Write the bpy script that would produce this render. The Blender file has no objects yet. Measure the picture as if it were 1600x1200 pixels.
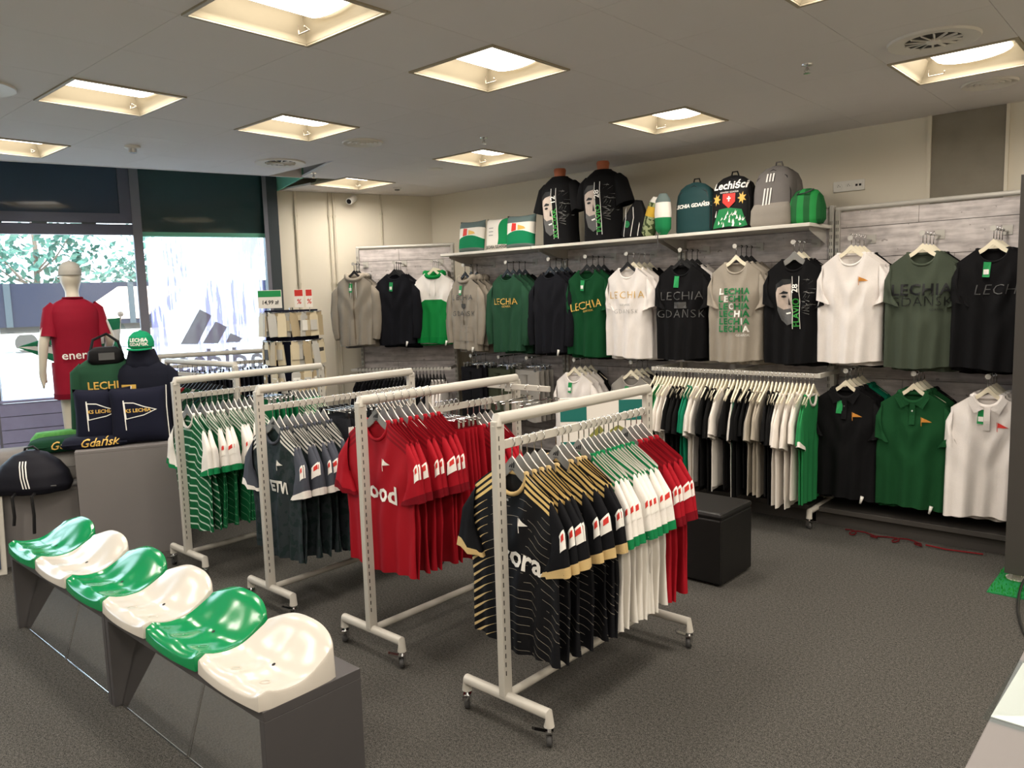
import bpy, bmesh, math, random
from math import sin, cos, pi, sqrt, radians
from mathutils import Vector, Matrix

random.seed(7)
SC = bpy.context.scene
COL = SC.collection

# ------------------------------------------------------------------ camera
CAM_H = 1.70
yaw, pitch, roll = radians(42.1218), radians(-6.4459), radians(-1.7234)
fw = Vector((-sin(yaw) * cos(pitch), cos(yaw) * cos(pitch), sin(pitch)))
rt = Vector((cos(yaw), sin(yaw), 0)); up = rt.cross(fw)
r2 = cos(roll) * rt + sin(roll) * up
u2 = -sin(roll) * rt + cos(roll) * up
cam_d = bpy.data.cameras.new('camera'); cam = bpy.data.objects.new('camera', cam_d); COL.objects.link(cam)
mw = Matrix((r2, u2, -fw)).transposed().to_4x4(); mw.translation = Vector((0, 0, CAM_H))
cam.matrix_world = mw
cam_d.sensor_width = 36.0; cam_d.lens = 1210.06 * 36.0 / 1600.0; cam_d.clip_start = 0.05; cam_d.clip_end = 300
SC.camera = cam

# ------------------------------------------------------------------ world, sun, exposure
wd = bpy.data.worlds.new('sky'); SC.world = wd; wd.use_nodes = True
nt = wd.node_tree; bg = nt.nodes['Background']
bg.inputs[0].default_value = (0.72, 0.86, 1.0, 1); bg.inputs[1].default_value = 5.2
sun_d = bpy.data.lights.new('sun', 'SUN'); sun_d.energy = 7.0; sun_d.angle = radians(0.6); sun_d.color = (1, .95, .86)
sun = bpy.data.objects.new('sun', sun_d); COL.objects.link(sun)
sun.rotation_euler = Vector((-0.62, 0.16, -0.62)).to_track_quat('-Z', 'Y').to_euler()
LAMP_STRENGTH = 7.0
LAMP_WATTS = 11.5
LAMP_COLOR = (1.0, 0.905, 0.79)
SC.view_settings.view_transform = 'Standard'
SC.view_settings.look = 'None'
SC.view_settings.gamma = 1.0
SC.view_settings.exposure = 0.4
SC.view_settings.use_curve_mapping = False

# ------------------------------------------------------------------ material helpers
def lin(v):
    v = v / 255.0
    return v / 12.92 if v <= .04045 else ((v + .055) / 1.055) ** 2.4
def rgb(r, g, b): return (lin(r), lin(g), lin(b), 1.0)

class NT:
    def __init__(s, name):
        s.m = bpy.data.materials.new(name); s.m.use_nodes = True
        s.t = s.m.node_tree; s.b = s.t.nodes['Principled BSDF']; s.out = s.t.nodes['Material Output']
    def node(s, kind, **kw):
        n = s.t.nodes.new(kind)
        for k, v in kw.items(): setattr(n, k, v)
        return n
    def put(s, sock, v):
        if hasattr(v, 'is_output') or isinstance(v, bpy.types.NodeSocket): s.t.links.new(v, sock)
        else: sock.default_value = v
    def math(s, op, a, b=0.0, c=None):
        n = s.node('ShaderNodeMath', operation=op)
        s.put(n.inputs[0], a); s.put(n.inputs[1], b)
        if c is not None: s.put(n.inputs[2], c)
        return n.outputs[0]
    def mix(s, f, a, b, blend='MIX'):
        n = s.node('ShaderNodeMix', data_type='RGBA', blend_type=blend)
        s.put(n.inputs[0], f); s.put(n.inputs[6], a); s.put(n.inputs[7], b)
        return n.outputs[2]
    def noise(s, vec, scale, detail=2.0, rough=.5):
        n = s.node('ShaderNodeTexNoise'); n.inputs['Scale'].default_value = scale
        n.inputs['Detail'].default_value = detail; n.inputs['Roughness'].default_value = rough
        if vec is not None: s.t.links.new(vec, n.inputs['Vector'])
        return n.outputs['Fac']
    def obj(s): return s.node('ShaderNodeTexCoord').outputs['Object']
    def uv(s):
        n = s.node('ShaderNodeTexCoord'); x = s.node('ShaderNodeSeparateXYZ'); s.t.links.new(n.outputs['UV'], x.inputs[0])
        return x.outputs[0], x.outputs[1]
    def xyz(s):
        n = s.node('ShaderNodeTexCoord'); x = s.node('ShaderNodeSeparateXYZ'); s.t.links.new(n.outputs['Object'], x.inputs[0])
        return x.outputs[0], x.outputs[1], x.outputs[2]
    def mapped(s, scale):
        n = s.node('ShaderNodeMapping'); n.inputs['Scale'].default_value = scale; s.t.links.new(s.obj(), n.inputs[0]); return n.outputs[0]
    def band(s, v, lo, hi):
        return s.math('MULTIPLY', s.math('GREATER_THAN', v, lo), s.math('LESS_THAN', v, hi))
    def bump(s, h, strength=.2, dist=.01):
        n = s.node('ShaderNodeBump'); n.inputs['Strength'].default_value = strength; n.inputs['Distance'].default_value = dist
        s.t.links.new(h, n.inputs['Height']); s.t.links.new(n.outputs[0], s.b.inputs['Normal'])
    def fin(s, col, rough=.8, metal=0.0, spec=.3):
        s.put(s.b.inputs['Base Color'], col); s.b.inputs['Roughness'].default_value = rough
        s.b.inputs['Metallic'].default_value = metal; s.b.inputs['Specular IOR Level'].default_value = spec
        return s.m

def plain(name, c, rough=.6, metal=0.0, spec=.35, var=.05, scale=9.0, bump=0.0, bscale=120):
    n = NT(name); o = n.obj(); f = n.noise(o, scale, 3)
    dark = tuple(x * (1 - var) for x in c[:3]) + (1,); lite = tuple(min(1, x * (1 + var)) for x in c[:3]) + (1,)
    col = n.mix(f, dark, lite)
    if bump: n.bump(n.noise(o, bscale, 2), bump, .004)
    return n.fin(col, rough, metal, spec)

FAB = {}
def fabric(r, g, b, rough=.9, bump=.25, spec=.15):
    k = (r, g, b, rough)
    if k not in FAB:
        n = NT('fabric_%d_%d_%d' % (r, g, b)); c = rgb(r, g, b); o = n.obj()
        f = n.noise(o, 260, 2); g2 = n.noise(o, 14, 3)
        d = tuple(x * .82 for x in c[:3]) + (1,); l = tuple(min(1, x * 1.12) for x in c[:3]) + (1,)
        col = n.mix(n.math('ADD', n.math('MULTIPLY', f, .6), n.math('MULTIPLY', g2, .4)), d, l)
        n.bump(f, bump, .002)
        FAB[k] = n.fin(col, rough, 0, spec)
    return FAB[k]

def shoulder_stripes(n, col, stripe, lo=.008, w=.015, pitch=.027, x0=.078):
    u, v = n.uv(); ax = n.math('ABSOLUTE', n.math('SUBTRACT', u, .5))
    m = n.math('GREATER_THAN', ax, x0); t = None
    for k in range(3):
        bnd = n.band(v, lo + pitch * k, lo + pitch * k + w)
        t = bnd if t is None else n.math('MAXIMUM', t, bnd)
    return n.mix(n.math('MULTIPLY', m, t), col, stripe)

def m_black_gold():
    n = NT('jersey_black_gold'); u, v = n.uv()
    wav = n.math('MULTIPLY', n.math('SINE', n.math('MULTIPLY', u, 26.0)), .004)
    ph = n.math('FRACT', n.math('DIVIDE', n.math('ADD', v, wav), .036))
    wid = n.math('MAXIMUM', .045, n.math('MULTIPLY', n.math('SUBTRACT', .36, u), 3.2))
    wid = n.math('MINIMUM', wid, .36)
    line = n.math('MULTIPLY', n.math('LESS_THAN', ph, wid), n.math('GREATER_THAN', v, .085))
    brk = n.math('GREATER_THAN', n.math('ADD', n.noise(n.obj(), 9, 2), n.math('MULTIPLY', n.math('LESS_THAN', u, .36), 1)), .44)
    lc = n.mix(n.math('LESS_THAN', u, .36), rgb(150, 144, 132), rgb(205, 180, 130))
    col = n.mix(n.math('MULTIPLY', line, brk), rgb(12, 13, 18), lc)
    col = shoulder_stripes(n, col, rgb(226, 196, 128))
    return n.fin(col, .6, 0, .25)
def m_striped(name, base, stripe, lines=None):
    n = NT(name); col = base
    if lines:
        u, v = n.uv()
        ph = n.math('FRACT', n.math('DIVIDE', v, lines[0]))
        ln = n.math('MULTIPLY', n.math('LESS_THAN', ph, lines[1]), n.math('GREATER_THAN', v, .09))
        col = n.mix(ln, base, lines[2])
    col = shoulder_stripes(n, col, stripe)
    o = n.obj(); n.bump(n.noise(o, 300, 2), .15, .002)
    return n.fin(col, .7, 0, .2)
def m_camo(name, a, b, stripe):
    n = NT(name); f = n.noise(n.obj(), 22, 3)
    col = n.mix(n.math('GREATER_THAN', f, .52), a, b)
    col = shoulder_stripes(n, col, stripe)
    return n.fin(col, .7, 0, .2)
def m_hoops(name, c1, c2, pitch, w):
    n = NT(name); u, v = n.uv()
    ph = n.math('FRACT', n.math('DIVIDE', v, pitch))
    return n.fin(n.mix(n.math('LESS_THAN', ph, w), c1, c2), .75, 0, .2)

M = {}
M['carpet'] = None
def build_mats():
    n = NT('carpet'); o = n.obj()
    a = n.noise(o, 230, 3, .7); b = n.noise(o, 80, 3, .65); c = n.noise(o, 1.3, 2)
    v = n.math('ADD', n.math('MULTIPLY', a, .72), n.math('MULTIPLY', b, .28))
    r = n.node('ShaderNodeValToRGB'); n.t.links.new(v, r.inputs[0])
    r.color_ramp.elements[0].position = .40; r.color_ramp.elements[0].color = rgb(36, 36, 35)
    r.color_ramp.elements[1].position = .64; r.color_ramp.elements[1].color = rgb(120, 117, 111)
    col = n.mix(n.math('MULTIPLY', c, .22), r.outputs[0], rgb(60, 59, 57))
    n.bump(v, .8, .01); M['carpet'] = n.fin(col, .95, 0, .1)
    M['tile'] = plain('ceiling_tile_white', rgb(228, 224, 222), .9, 0, .1, .02, 3, .1, 500)
    M['void'] = plain('ceiling_void_grey', rgb(150, 148, 145), .9)
    M['wall'] = plain('wall_cream_paint', rgb(226, 219, 203), .85, 0, .2, .025, 1.5, .08, 160)
    M['pipe'] = plain('pipe_cream_paint', rgb(206, 198, 180), .55, 0, .3)
    M['concrete'] = plain('bare_concrete', rgb(142, 136, 124), .9, 0, .1, .16, 7, .3, 60)
    M['green_reveal'] = plain('pale_green_reveal', rgb(120, 190, 165), .8)  # one pale green for a fascia, the soffit and a transom
    M['frame_grey'] = plain('window_frame_grey', rgb(122, 122, 134), .45, .2, .4)
    M['frame_dark'] = plain('window_frame_dark', rgb(64, 72, 78), .4, .3, .4)
    M['sash_grey'] = plain('sash_violet_grey', rgb(92, 94, 112), .4, .2, .4)
    def dark_glass(name, c):
        n = NT(name); return n.fin(c, .06, 0, .6)
    M['glass_blue'] = dark_glass('dark_blue_glass', rgb(46, 62, 84))
    M['glass_teal'] = dark_glass('dark_teal_glass', rgb(40, 66, 68))
    n = NT('clear_glass'); tr = n.node('ShaderNodeBsdfTransparent'); tr.inputs[0].default_value = (.93, .97, .98, 1)
    gl = n.node('ShaderNodeBsdfGlossy'); gl.inputs['Roughness'].default_value = .01
    mx = n.node('ShaderNodeMixShader'); mx.inputs[0].default_value = .06
    n.t.links.new(tr.outputs[0], mx.inputs[1]); n.t.links.new(gl.outputs[0], mx.inputs[2]); n.t.links.new(mx.outputs[0], n.out.inputs[0]); M['glass'] = n.m
    # printed translucent film
    n = NT('printed_window_film'); o = n.mapped((26, 26, 1.6)); f = n.noise(o, 1.0, 5, .7); f2 = n.noise(n.mapped((3, 3, .8)), 1.0, 2)
    streak = n.math('MULTIPLY', n.math('GREATER_THAN', f, .50), n.math('GREATER_THAN', f2, .43))
    col = n.mix(streak, (.97, .97, .98, 1), (.64, .60, .76, 1))
    tl = n.node('ShaderNodeBsdfTranslucent'); n.t.links.new(col, tl.inputs[0])
    tr = n.node('ShaderNodeBsdfTransparent'); n.t.links.new(col, tr.inputs[0])
    mx = n.node('ShaderNodeMixShader'); mx.inputs[0].default_value = .5
    n.t.links.new(tl.outputs[0], mx.inputs[1]); n.t.links.new(tr.outputs[0], mx.inputs[2]); n.t.links.new(mx.outputs[0], n.out.inputs[0]); M['film'] = n.m
    n = NT('lamp_diffuser'); em = n.node('ShaderNodeEmission'); em.inputs[0].default_value = LAMP_COLOR + (1,); em.inputs[1].default_value = LAMP_STRENGTH
    n.t.links.new(em.outputs[0], n.out.inputs[0]); M['lamp'] = n.m
    M['lamp_white'] = plain('lamp_housing_cream', rgb(172, 162, 140), .5, 0, .3)
    M['wire'] = plain('dark_wire', rgb(120, 110, 95), .4, .6)
    M['white_metal'] = plain('cream_white_powder_coat', rgb(188, 184, 175), .38, 0, .45, .02)
    M['chrome'] = plain('chrome', rgb(205, 205, 205), .18, 1.0, .5, .02)
    M['rubber'] = plain('grey_rubber', rgb(70, 70, 70), .6)
    M['slot'] = plain('slot_black', rgb(25, 24, 22), .8)
    M['vent'] = plain('vent_white', rgb(224, 220, 212), .5)
    M['vent_dark'] = plain('vent_inside', rgb(46, 44, 42), .7)
    M['white_plastic'] = plain('white_plastic', rgb(230, 228, 222), .4, 0, .4, .02)
    M['black_plastic'] = plain('black_plastic', rgb(22, 22, 24), .4, 0, .4)
    M['grey_hanger'] = plain('grey_hanger_plastic', rgb(132, 132, 130), .45, 0, .4)
    M['hanger_edge'] = plain('hanger_lit_edge', rgb(216, 212, 204), .4)  # lit edges of the grey hangers painted in as a paler tone
    M['cream_hanger'] = plain('cream_hanger_wood', rgb(235, 226, 202), .45, 0, .4, .04)
    M['seat_green'] = plain('seat_green_plastic', rgb(6, 128, 72), .16, 0, .55, .03)
    M['seat_white'] = plain('seat_white_plastic', rgb(196, 190, 180), .2, 0, .55, .02)
    M['bench'] = plain('anthracite_laminate', rgb(74, 72, 73), .42, 0, .35, .05)
    M['podium'] = plain('grey_laminate', rgb(122, 118, 117), .5, 0, .3, .03)
    n = NT('mirror'); M['mirror'] = n.fin((.82, .83, .83, 1), .03, 1.0)
    M['leather'] = plain('black_leatherette', rgb(20, 19, 19), .42, 0, .4, .06, 20, .25, 300)
    def planks():
        n = NT('whitewashed_plank'); o = n.mapped((2.2, 2.2, 18)); a = n.noise(o, 1.4, 5, .6); b = n.noise(n.obj(), 13, 3)
        v = n.math('ADD', n.math('MULTIPLY', a, .7), n.math('MULTIPLY', b, .3))
        r = n.node('ShaderNodeValToRGB'); n.t.links.new(v, r.inputs[0])
        r.color_ramp.elements[0].position = .33; r.color_ramp.elements[0].color = rgb(150, 143, 142)
        r.color_ramp.elements[1].position = .6; r.color_ramp.elements[1].color = rgb(212, 205, 203)
        spot = n.math('GREATER_THAN', n.noise(n.obj(), 31, 1), .74)
        col = n.mix(n.math('MULTIPLY', spot, .5), r.outputs[0], rgb(92, 84, 80))
        return n.fin(col, .7, 0, .2)
    M['plank'] = planks()
    M['gondola'] = plain('gondola_light_grey', rgb(186, 183, 176), .45, .1, .4)
    M['shelf'] = plain('shelf_white', rgb(214, 210, 200), .45)
    M['skin'] = plain('mannequin_ivory', rgb(214, 206, 190), .3, 0, .45)
    M['terracotta'] = plain('terracotta_plastic', rgb(178, 104, 72), .45, 0, .4)
    M['panel_dark'] = plain('dark_panel', rgb(66, 63, 60), .5)
    M['turf'] = plain('green_turf', rgb(40, 140, 50), .9, 0, .1, .3, 200, .6, 300)
    M['tag_green'] = plain('tag_green', rgb(34, 150, 84), .4)
    M['paper'] = plain('white_paper', rgb(238, 234, 226), .5, 0, .4, .01)
    M['gold'] = plain('gold_print', rgb(214, 174, 84), .5, 0, .4)
    M['orange'] = plain('orange_print', rgb(206, 138, 56), .6)
    M['red_print'] = plain('red_print', rgb(206, 52, 44), .6)
    M['white_print'] = plain('white_print', rgb(236, 234, 228), .6)
    M['green_print'] = plain('green_print', rgb(22, 120, 66), .6)
    M['bright_green_print'] = plain('bright_green_print', rgb(52, 150, 60), .6)
    M['black_print'] = plain('black_print', rgb(24, 26, 28), .6)
    M['grey_print'] = plain('grey_print', rgb(150, 150, 148), .6)
    M['skin_print'] = plain('portrait_grey_print', rgb(186, 172, 162), .6, 0, .2, .25, 18)
    M['dark_grey_print'] = plain('dark_grey_print', rgb(84, 84, 84), .6)
build_mats()

# ------------------------------------------------------------------ object helpers
def newmesh(name, verts, faces, smooth=False, uvs=None, mats=None):
    me = bpy.data.meshes.new(name); me.from_pydata([tuple(v) for v in verts], [], faces)
    if smooth: me.polygons.foreach_set('use_smooth', [True] * len(me.polygons))
    if uvs is not None:
        l = me.uv_layers.new(name='UVMap')
        for lp in me.loops: l.data[lp.index].uv = uvs[lp.vertex_index]
    me.materials.append(None); me.update(); return me
def put(name, me, mat, parent=None, loc=(0, 0, 0), rot=(0, 0, 0), label=None):
    o = bpy.data.objects.new(name, me); COL.objects.link(o)
    if parent is not None: o.parent = parent
    o.location = loc; o.rotation_euler = rot
    if mat is not None and me is not None:
        if len(me.materials) == 0: me.materials.append(None)
        s = o.material_slots[0]; s.link = 'OBJECT'; s.material = mat
    if label: o['label'] = label
    return o
def tag(o, label, cat, group=None, kind=None):
    if label: o['label'] = label
    if cat: o['category'] = cat
    if group: o['group'] = group
    if kind: o['kind'] = kind
    return o
def thing(name, label, cat, loc=(0, 0, 0), rz=0.0, group=None, kind=None):
    o = bpy.data.objects.new(name, None); COL.objects.link(o); o.empty_display_size = .05
    o.location = loc; o.rotation_euler = (0, 0, rz)
    return tag(o, label, cat, group, kind)
def struct(o): o['kind'] = 'structure'; return o
ORD = 'first second third fourth fifth sixth seventh eighth ninth tenth eleventh twelfth thirteenth fourteenth fifteenth sixteenth seventeenth eighteenth nineteenth twentieth'.split()
TENS = {20: 'twenty', 30: 'thirty', 40: 'forty'}
def ordn(i):
    if i < 20: return ORD[i]
    n = i + 1; t = n // 10 * 10
    if n % 10 == 0: return {30: 'thirtieth', 40: 'fortieth', 50: 'fiftieth'}[n]
    return TENS[t] + '-' + ORD[n % 10 - 1]

class B:
    """mesh collector"""
    def __init__(s): s.v = []; s.f = []
    def box(s, x0, x1, y0, y1, z0, z1, ch=0.0):
        i = len(s.v)
        s.v += [(x0, y0, z0), (x1, y0, z0), (x1, y1, z0), (x0, y1, z0), (x0, y0, z1), (x1, y0, z1), (x1, y1, z1), (x0, y1, z1)]
        s.f += [tuple(i + k for k in q) for q in ((3, 2, 1, 0), (4, 5, 6, 7), (0, 1, 5, 4), (1, 2, 6, 5), (2, 3, 7, 6), (3, 0, 4, 7))]
        return s
    def prism(s, poly, axis, a, b):
        """extrude 2D polygon along axis (0:x 1:y 2:z) from a to b"""
        n = len(poly); i = len(s.v)
        for h in (a, b):
            for p in poly:
                q = [p[0], p[1]]; q.insert(axis, h); s.v.append(tuple(q))
        s.f.append(tuple(i + k for k in range(n))[::-1]); s.f.append(tuple(i + n + k for k in range(n)))
        for k in range(n):
            k2 = (k + 1) % n; s.f.append((i + k, i + k2, i + n + k2, i + n + k))
        return s
    def tube(s, pts, r, n=10, cap=True, closed=False):
        pts = [Vector(p) for p in pts]; m = len(pts); rs = r if isinstance(r, (list, tuple)) else [r] * m
        i0 = len(s.v); prev = None
        for k, p in enumerate(pts):
            if closed: d = pts[(k + 1) % m] - pts[k - 1]
            else: d = (pts[min(k + 1, m - 1)] - pts[max(k - 1, 0)])
            d.normalize()
            if 0 < k < m - 1 and not closed:
                a = (pts[k] - pts[k - 1]).normalized(); b = (pts[k + 1] - pts[k]).normalized()
                c = max(.35, sqrt(max(0, (1 + a.dot(b)) / 2)))
            else: c = 1
            if prev is None:
                h = Vector((0, 0, 1)) if abs(d.z) < .9 else Vector((1, 0, 0))
                e1 = d.cross(h).normalized()
            else:
                e1 = (prev - d * prev.dot(d)).normalized()
            prev = e1; e2 = d.cross(e1)
            for j in range(n):
                t = 2 * pi * j / n; s.v.append(tuple(p + (e1 * cos(t) + e2 * sin(t)) * rs[k]))
        for k in range(m if closed else m - 1):
            for j in range(n):
                a = i0 + k * n + j; b = i0 + k * n + (j + 1) % n; k2 = (k + 1) % m
                s.f.append((a, b, i0 + k2 * n + (j + 1) % n, i0 + k2 * n + j))
        if cap and not closed:
            s.f.append(tuple(i0 + j for j in range(n))[::-1]); s.f.append(tuple(i0 + (m - 1) * n + j for j in range(n)))
        return s
    def rings(s, rings, cap=True):
        """loft list of equal-length point rings"""
        n = len(rings[0]); i0 = len(s.v)
        for r in rings: s.v += [tuple(p) for p in r]
        for k in range(len(rings) - 1):
            for j in range(n):
                a = i0 + k * n + j; b = i0 + k * n + (j + 1) % n
                s.f.append((a, b, b + n, a + n))
        if cap:
            s.f.append(tuple(i0 + j for j in range(n))[::-1]); s.f.append(tuple(i0 + (len(rings) - 1) * n + j for j in range(n)))
        return s
    def lathe(s, prof, n=20, c=(0, 0, 0)):
        rg = [[(c[0] + r * cos(2 * pi * j / n), c[1] + r * sin(2 * pi * j / n), c[2] + z) for j in range(n)] for r, z in prof]
        return s.rings(rg, True)
    def mesh(s, name='m', smooth=False): return newmesh(name, s.v, s.f, smooth)
    def obj(s, name, mat, parent=None, smooth=False, loc=(0, 0, 0), rot=(0, 0, 0), label=None, bevel=0.0):
        o = put(name, s.mesh(name, smooth), mat, parent, loc, rot, label)
        if bevel:
            b = o.modifiers.new('bevel', 'BEVEL'); b.width = bevel; b.segments = 2; b.limit_method = 'ANGLE'
        if smooth: shade_auto(o.data)
        return o
def shade_auto(me, ang=40):
    bm = bmesh.new(); bm.from_mesh(me)
    for e in bm.edges:
        if len(e.link_faces) == 2 and e.calc_face_angle(0) > radians(ang): e.smooth = False
    bm.to_mesh(me); bm.free()
def superell(rx, ry, z, n=20, p=2.6, cx=0, cy=0):
    out = []
    for j in range(n):
        t = 2 * pi * j / n; c_, s_ = cos(t), sin(t)
        out.append((cx + rx * math.copysign(abs(c_) ** (2 / p), c_), cy + ry * math.copysign(abs(s_) ** (2 / p), s_), z))
    return out

TXT = {}
def text_mesh(body, size, shear=0.0, bold=0.0, spacing=1.0, maxlen=.025):
    """flat lettering in the XZ plane, facing -Y, centred"""
    k = (body, size, shear, bold, spacing, maxlen)
    if k in TXT: return TXT[k]
    cu = bpy.data.curves.new('lettering', 'FONT'); cu.body = body; cu.size = size; cu.align_x = 'CENTER'; cu.align_y = 'CENTER'
    cu.shear = shear; cu.offset = bold; cu.space_character = spacing; cu.resolution_u = 2
    o = bpy.data.objects.new('lettering', cu); COL.objects.link(o)
    dg = bpy.context.evaluated_depsgraph_get(); me = bpy.data.meshes.new_from_object(o.evaluated_get(dg))
    bpy.data.objects.remove(o); bpy.data.curves.remove(cu)
    TXT[k] = refine(me, maxlen); return TXT[k]
def refine(me, maxlen):
    bm = bmesh.new(); bm.from_mesh(me); bmesh.ops.triangulate(bm, faces=bm.faces)
    for _ in range(4):
        es = [e for e in bm.edges if e.calc_length() > maxlen]
        if not es: break
        bmesh.ops.subdivide_edges(bm, edges=es, cuts=1); bmesh.ops.triangulate(bm, faces=[f for f in bm.faces if len(f.verts) > 3])
    vs = [(v.co.x, v.co.y) for v in bm.verts]; bm.verts.ensure_lookup_table()
    fs = [tuple(v.index for v in f.verts) for f in bm.faces]; bm.free()
    return vs, fs
def poly_flat(polys, maxlen=.03):
    me = bpy.data.meshes.new('p'); vs = []; fs = []
    for p in polys:
        i = len(vs); vs += [(x, y, 0) for x, y in p]; fs.append(tuple(range(i, i + len(p))))
    me.from_pydata(vs, [], fs); return refine(me, maxlen)
def ell(cx, cy, rx, ry, n=16, a0=0, a1=2 * pi): return [(cx + rx * cos(a0 + (a1 - a0) * k / n), cy + ry * sin(a0 + (a1 - a0) * k / n)) for k in range(n)]
def flat_mesh(vf, y=0.0, dx=0, dz=0, rot=0.0, mirror=False):
    vs, fs = vf; c_, s_ = cos(rot), sin(rot); out = []
    for a, b in vs:
        x, z = a * c_ - b * s_, a * s_ + b * c_
        if mirror: x = -x
        out.append((x + dx, y, z + dz))
    if mirror: fs = [f[::-1] for f in fs]
    return newmesh('flat', out, fs)

# ================================================================== ROOM
CZ = 2.873
YW = 6.185
WD = Vector((.33, .944)); WD.normalize()      # direction of the window wall, towards the corner
WN = Vector((WD.y, -WD.x))                     # into the room
W0 = Vector((-7.35, 4.53))                     # left end of the plain wall = right end of the windows
def wp(s, off=0.0): p = W0 + WD * s + WN * off; return (p.x, p.y)
WANG = math.atan2(WD.y, WD.x)
XR, YB = 3.2, -2.8
CORNER = wp((YW - W0.y) / WD.y)
SL = -7.5                                      # window wall runs to this s

fl = B(); a = wp(SL, -.1); fl.prism([(a[0], YB), (XR, YB), (XR, YW), (CORNER[0] - .05, YW), wp(0, -.1), a], 2, -.06, 0)
struct(fl.obj('floor', M['carpet']))

# ceiling edge: the suspended ceiling stops short of the windows
E1 = (-7.95, -1.2); E2 = (-6.52, 4.2)
ed = Vector((-6.54 + 7.07, 3.85 - 1.96)); ed.normalize()
def edge_pt(y): t = (y - 1.96) / ed.y; return (-7.07 + ed.x * t, y)
CEIL = [edge_pt(YB), (XR, YB), (XR, YW), CORNER, (-7.335, 4.53), edge_pt(4.25)]
def clip(poly, a, b):
    """keep the part of poly left of a->b"""
    out = []; n = len(poly)
    def side(p): return (b[0] - a[0]) * (p[1] - a[1]) - (b[1] - a[1]) * (p[0] - a[0])
    for i in range(n):
        p, q = poly[i], poly[(i + 1) % n]; sp, sq = side(p), side(q)
        if sp >= 0: out.append(p)
        if (sp > 0 and sq < 0) or (sp < 0 and sq > 0):
            t = sp / (sp - sq); out.append((p[0] + (q[0] - p[0]) * t, p[1] + (q[1] - p[1]) * t))
    return out
ceil = struct(B().prism(CEIL, 2, CZ + .14, CZ + .2).obj('ceiling', M['void']))
GX, GY = -3.162, 1.566
LCOLS = {-2: None}
LIGHTS = []
rowname = {1.566: 'row farthest from the clothes wall', 2.766: 'middle row', 4.566: 'row nearest the clothes wall', -.234: 'row behind', -1.434: 'rearmost row'}
for ci, cx in enumerate([GX - 3.6, GX - 1.8, GX, GX + 1.8, GX + 3.6, GX + 5.4]):
    for ry in (-1.434, -.234, 1.566, 2.766, 4.566):
        if ci == 0 and ry in (2.766, -1.434): continue
        LIGHTS.append((ci, cx, ry))
lightset = {(round((x - GX) / .6), round((y - GY) / .6)) for _, x, y in LIGHTS}
tile_me = None; g = .0011
for i in range(-9, 12):
    for j in range(-8, 8):
        if (i, j) in lightset: continue
        x0, y0 = GX + i * .6 + g, GY + j * .6 + g; x1, y1 = x0 + .6 - 2 * g, y0 + .6 - 2 * g
        p = [(x0, y0), (x1, y0), (x1, y1), (x0, y1)]
        # convex-ish clip: edge line, right, wall, back; the notch near the corner separately
        q = p
        q = clip(q, (XR, YB), (XR, YW)); 
        if q: q = clip(q, (XR, YW), (-20, YW))
        if q: q = clip(q, (-20, YB), (20, YB))
        if q:
            if y0 < 4.25 - .01: q1 = clip(q, edge_pt(6), edge_pt(-6))
            else: q1 = q
            q = q1
        if q and y0 >= 3.9:
            q = clip(q, CORNER, (-7.335, 4.53))
            if q: q = clip(q, (-7.335, 4.53), edge_pt(4.25)) if max(b_[1] for b_ in q) < 5.0 else q
        if not q or len(q) < 3: continue
        ar = abs(sum(q[k][0] * q[(k + 1) % len(q)][1] - q[(k + 1) % len(q)][0] * q[k][1] for k in range(len(q)))) / 2
        if ar < .004: continue
        if len(q) == 4 and abs(ar - (.6 - 2 * g) ** 2) < 1e-4:
            if tile_me is None:
                tile_me = B().prism([(0, 0), (.6 - 2 * g, 0), (.6 - 2 * g, .6 - 2 * g), (0, .6 - 2 * g)], 2, 0, .018).mesh('ceiling_tile')
            put('ceiling_tile', tile_me, M['tile'], ceil, (x0, y0, CZ))
        else:
            B().prism(q, 2, CZ, CZ + .018).obj('ceiling_tile', M['tile'], ceil)
# edge fascia of the ceiling
f0, f1 = edge_pt(YB), edge_pt(4.25)
B().prism([f0, f1, (f1[0] - .02, f1[1] + .005), (f0[0] - .02, f0[1] + .005)], 2, CZ - .004, CZ + .5).obj('edge_fascia', M['tile'], ceil)
B().prism([f1, (-7.335, 4.53), (-7.34, 4.55), (f1[0], f1[1] + .02)], 2, CZ - .004, CZ + .5).obj('edge_fascia', M['green_reveal'], ceil)

struct(B().box(CORNER[0] - .3, XR + .2, YW, YW + .15, -.06, 3.6).obj('wall_back', M['wall']))
struct(B().box(XR, XR + .15, YB - .15, YW, -.06, 3.6).obj('wall_right', M['wall']))
struct(B().box(wp(SL)[0] - .4, XR + .15, YB - .15, YB, -.06, 3.6).obj('wall_rear', M['wall']))
wl = B().prism([wp(0), wp(1.76), wp(1.76, -.2), wp(0, -.2)], 2, -.06, 3.6)
wall_l = struct(wl.obj('wall_left', M['wall']))
# roof over the window strip, and the building above (it shades the pavement outside)
struct(B().prism([wp(SL, -.25), wp(2, -.25), edge_pt(6.2), edge_pt(YB)], 2, 3.45, 3.6).obj('ceiling_void_soffit', M['green_reveal']))
# service pipes on the plain wall
for k, (s, r) in enumerate([(.19, .014), (.55, .011), (.602, .013), (1.14, .008)]):
    p = wp(s, .016); q = wp(s, .016)
    b = B().tube([(p[0], p[1], 0.0), (p[0], p[1], CZ)], r, 8)
    o = b.obj('pipe', M['pipe'], wall_l, True)
    for z in ((1.9, 2.62) if k < 3 else (2.86 - .2,)):
        B().tube([(p[0], p[1], z - .012), (p[0], p[1], z + .012)], r + .006, 8).obj('clip', M['pipe'], o, True)
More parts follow.
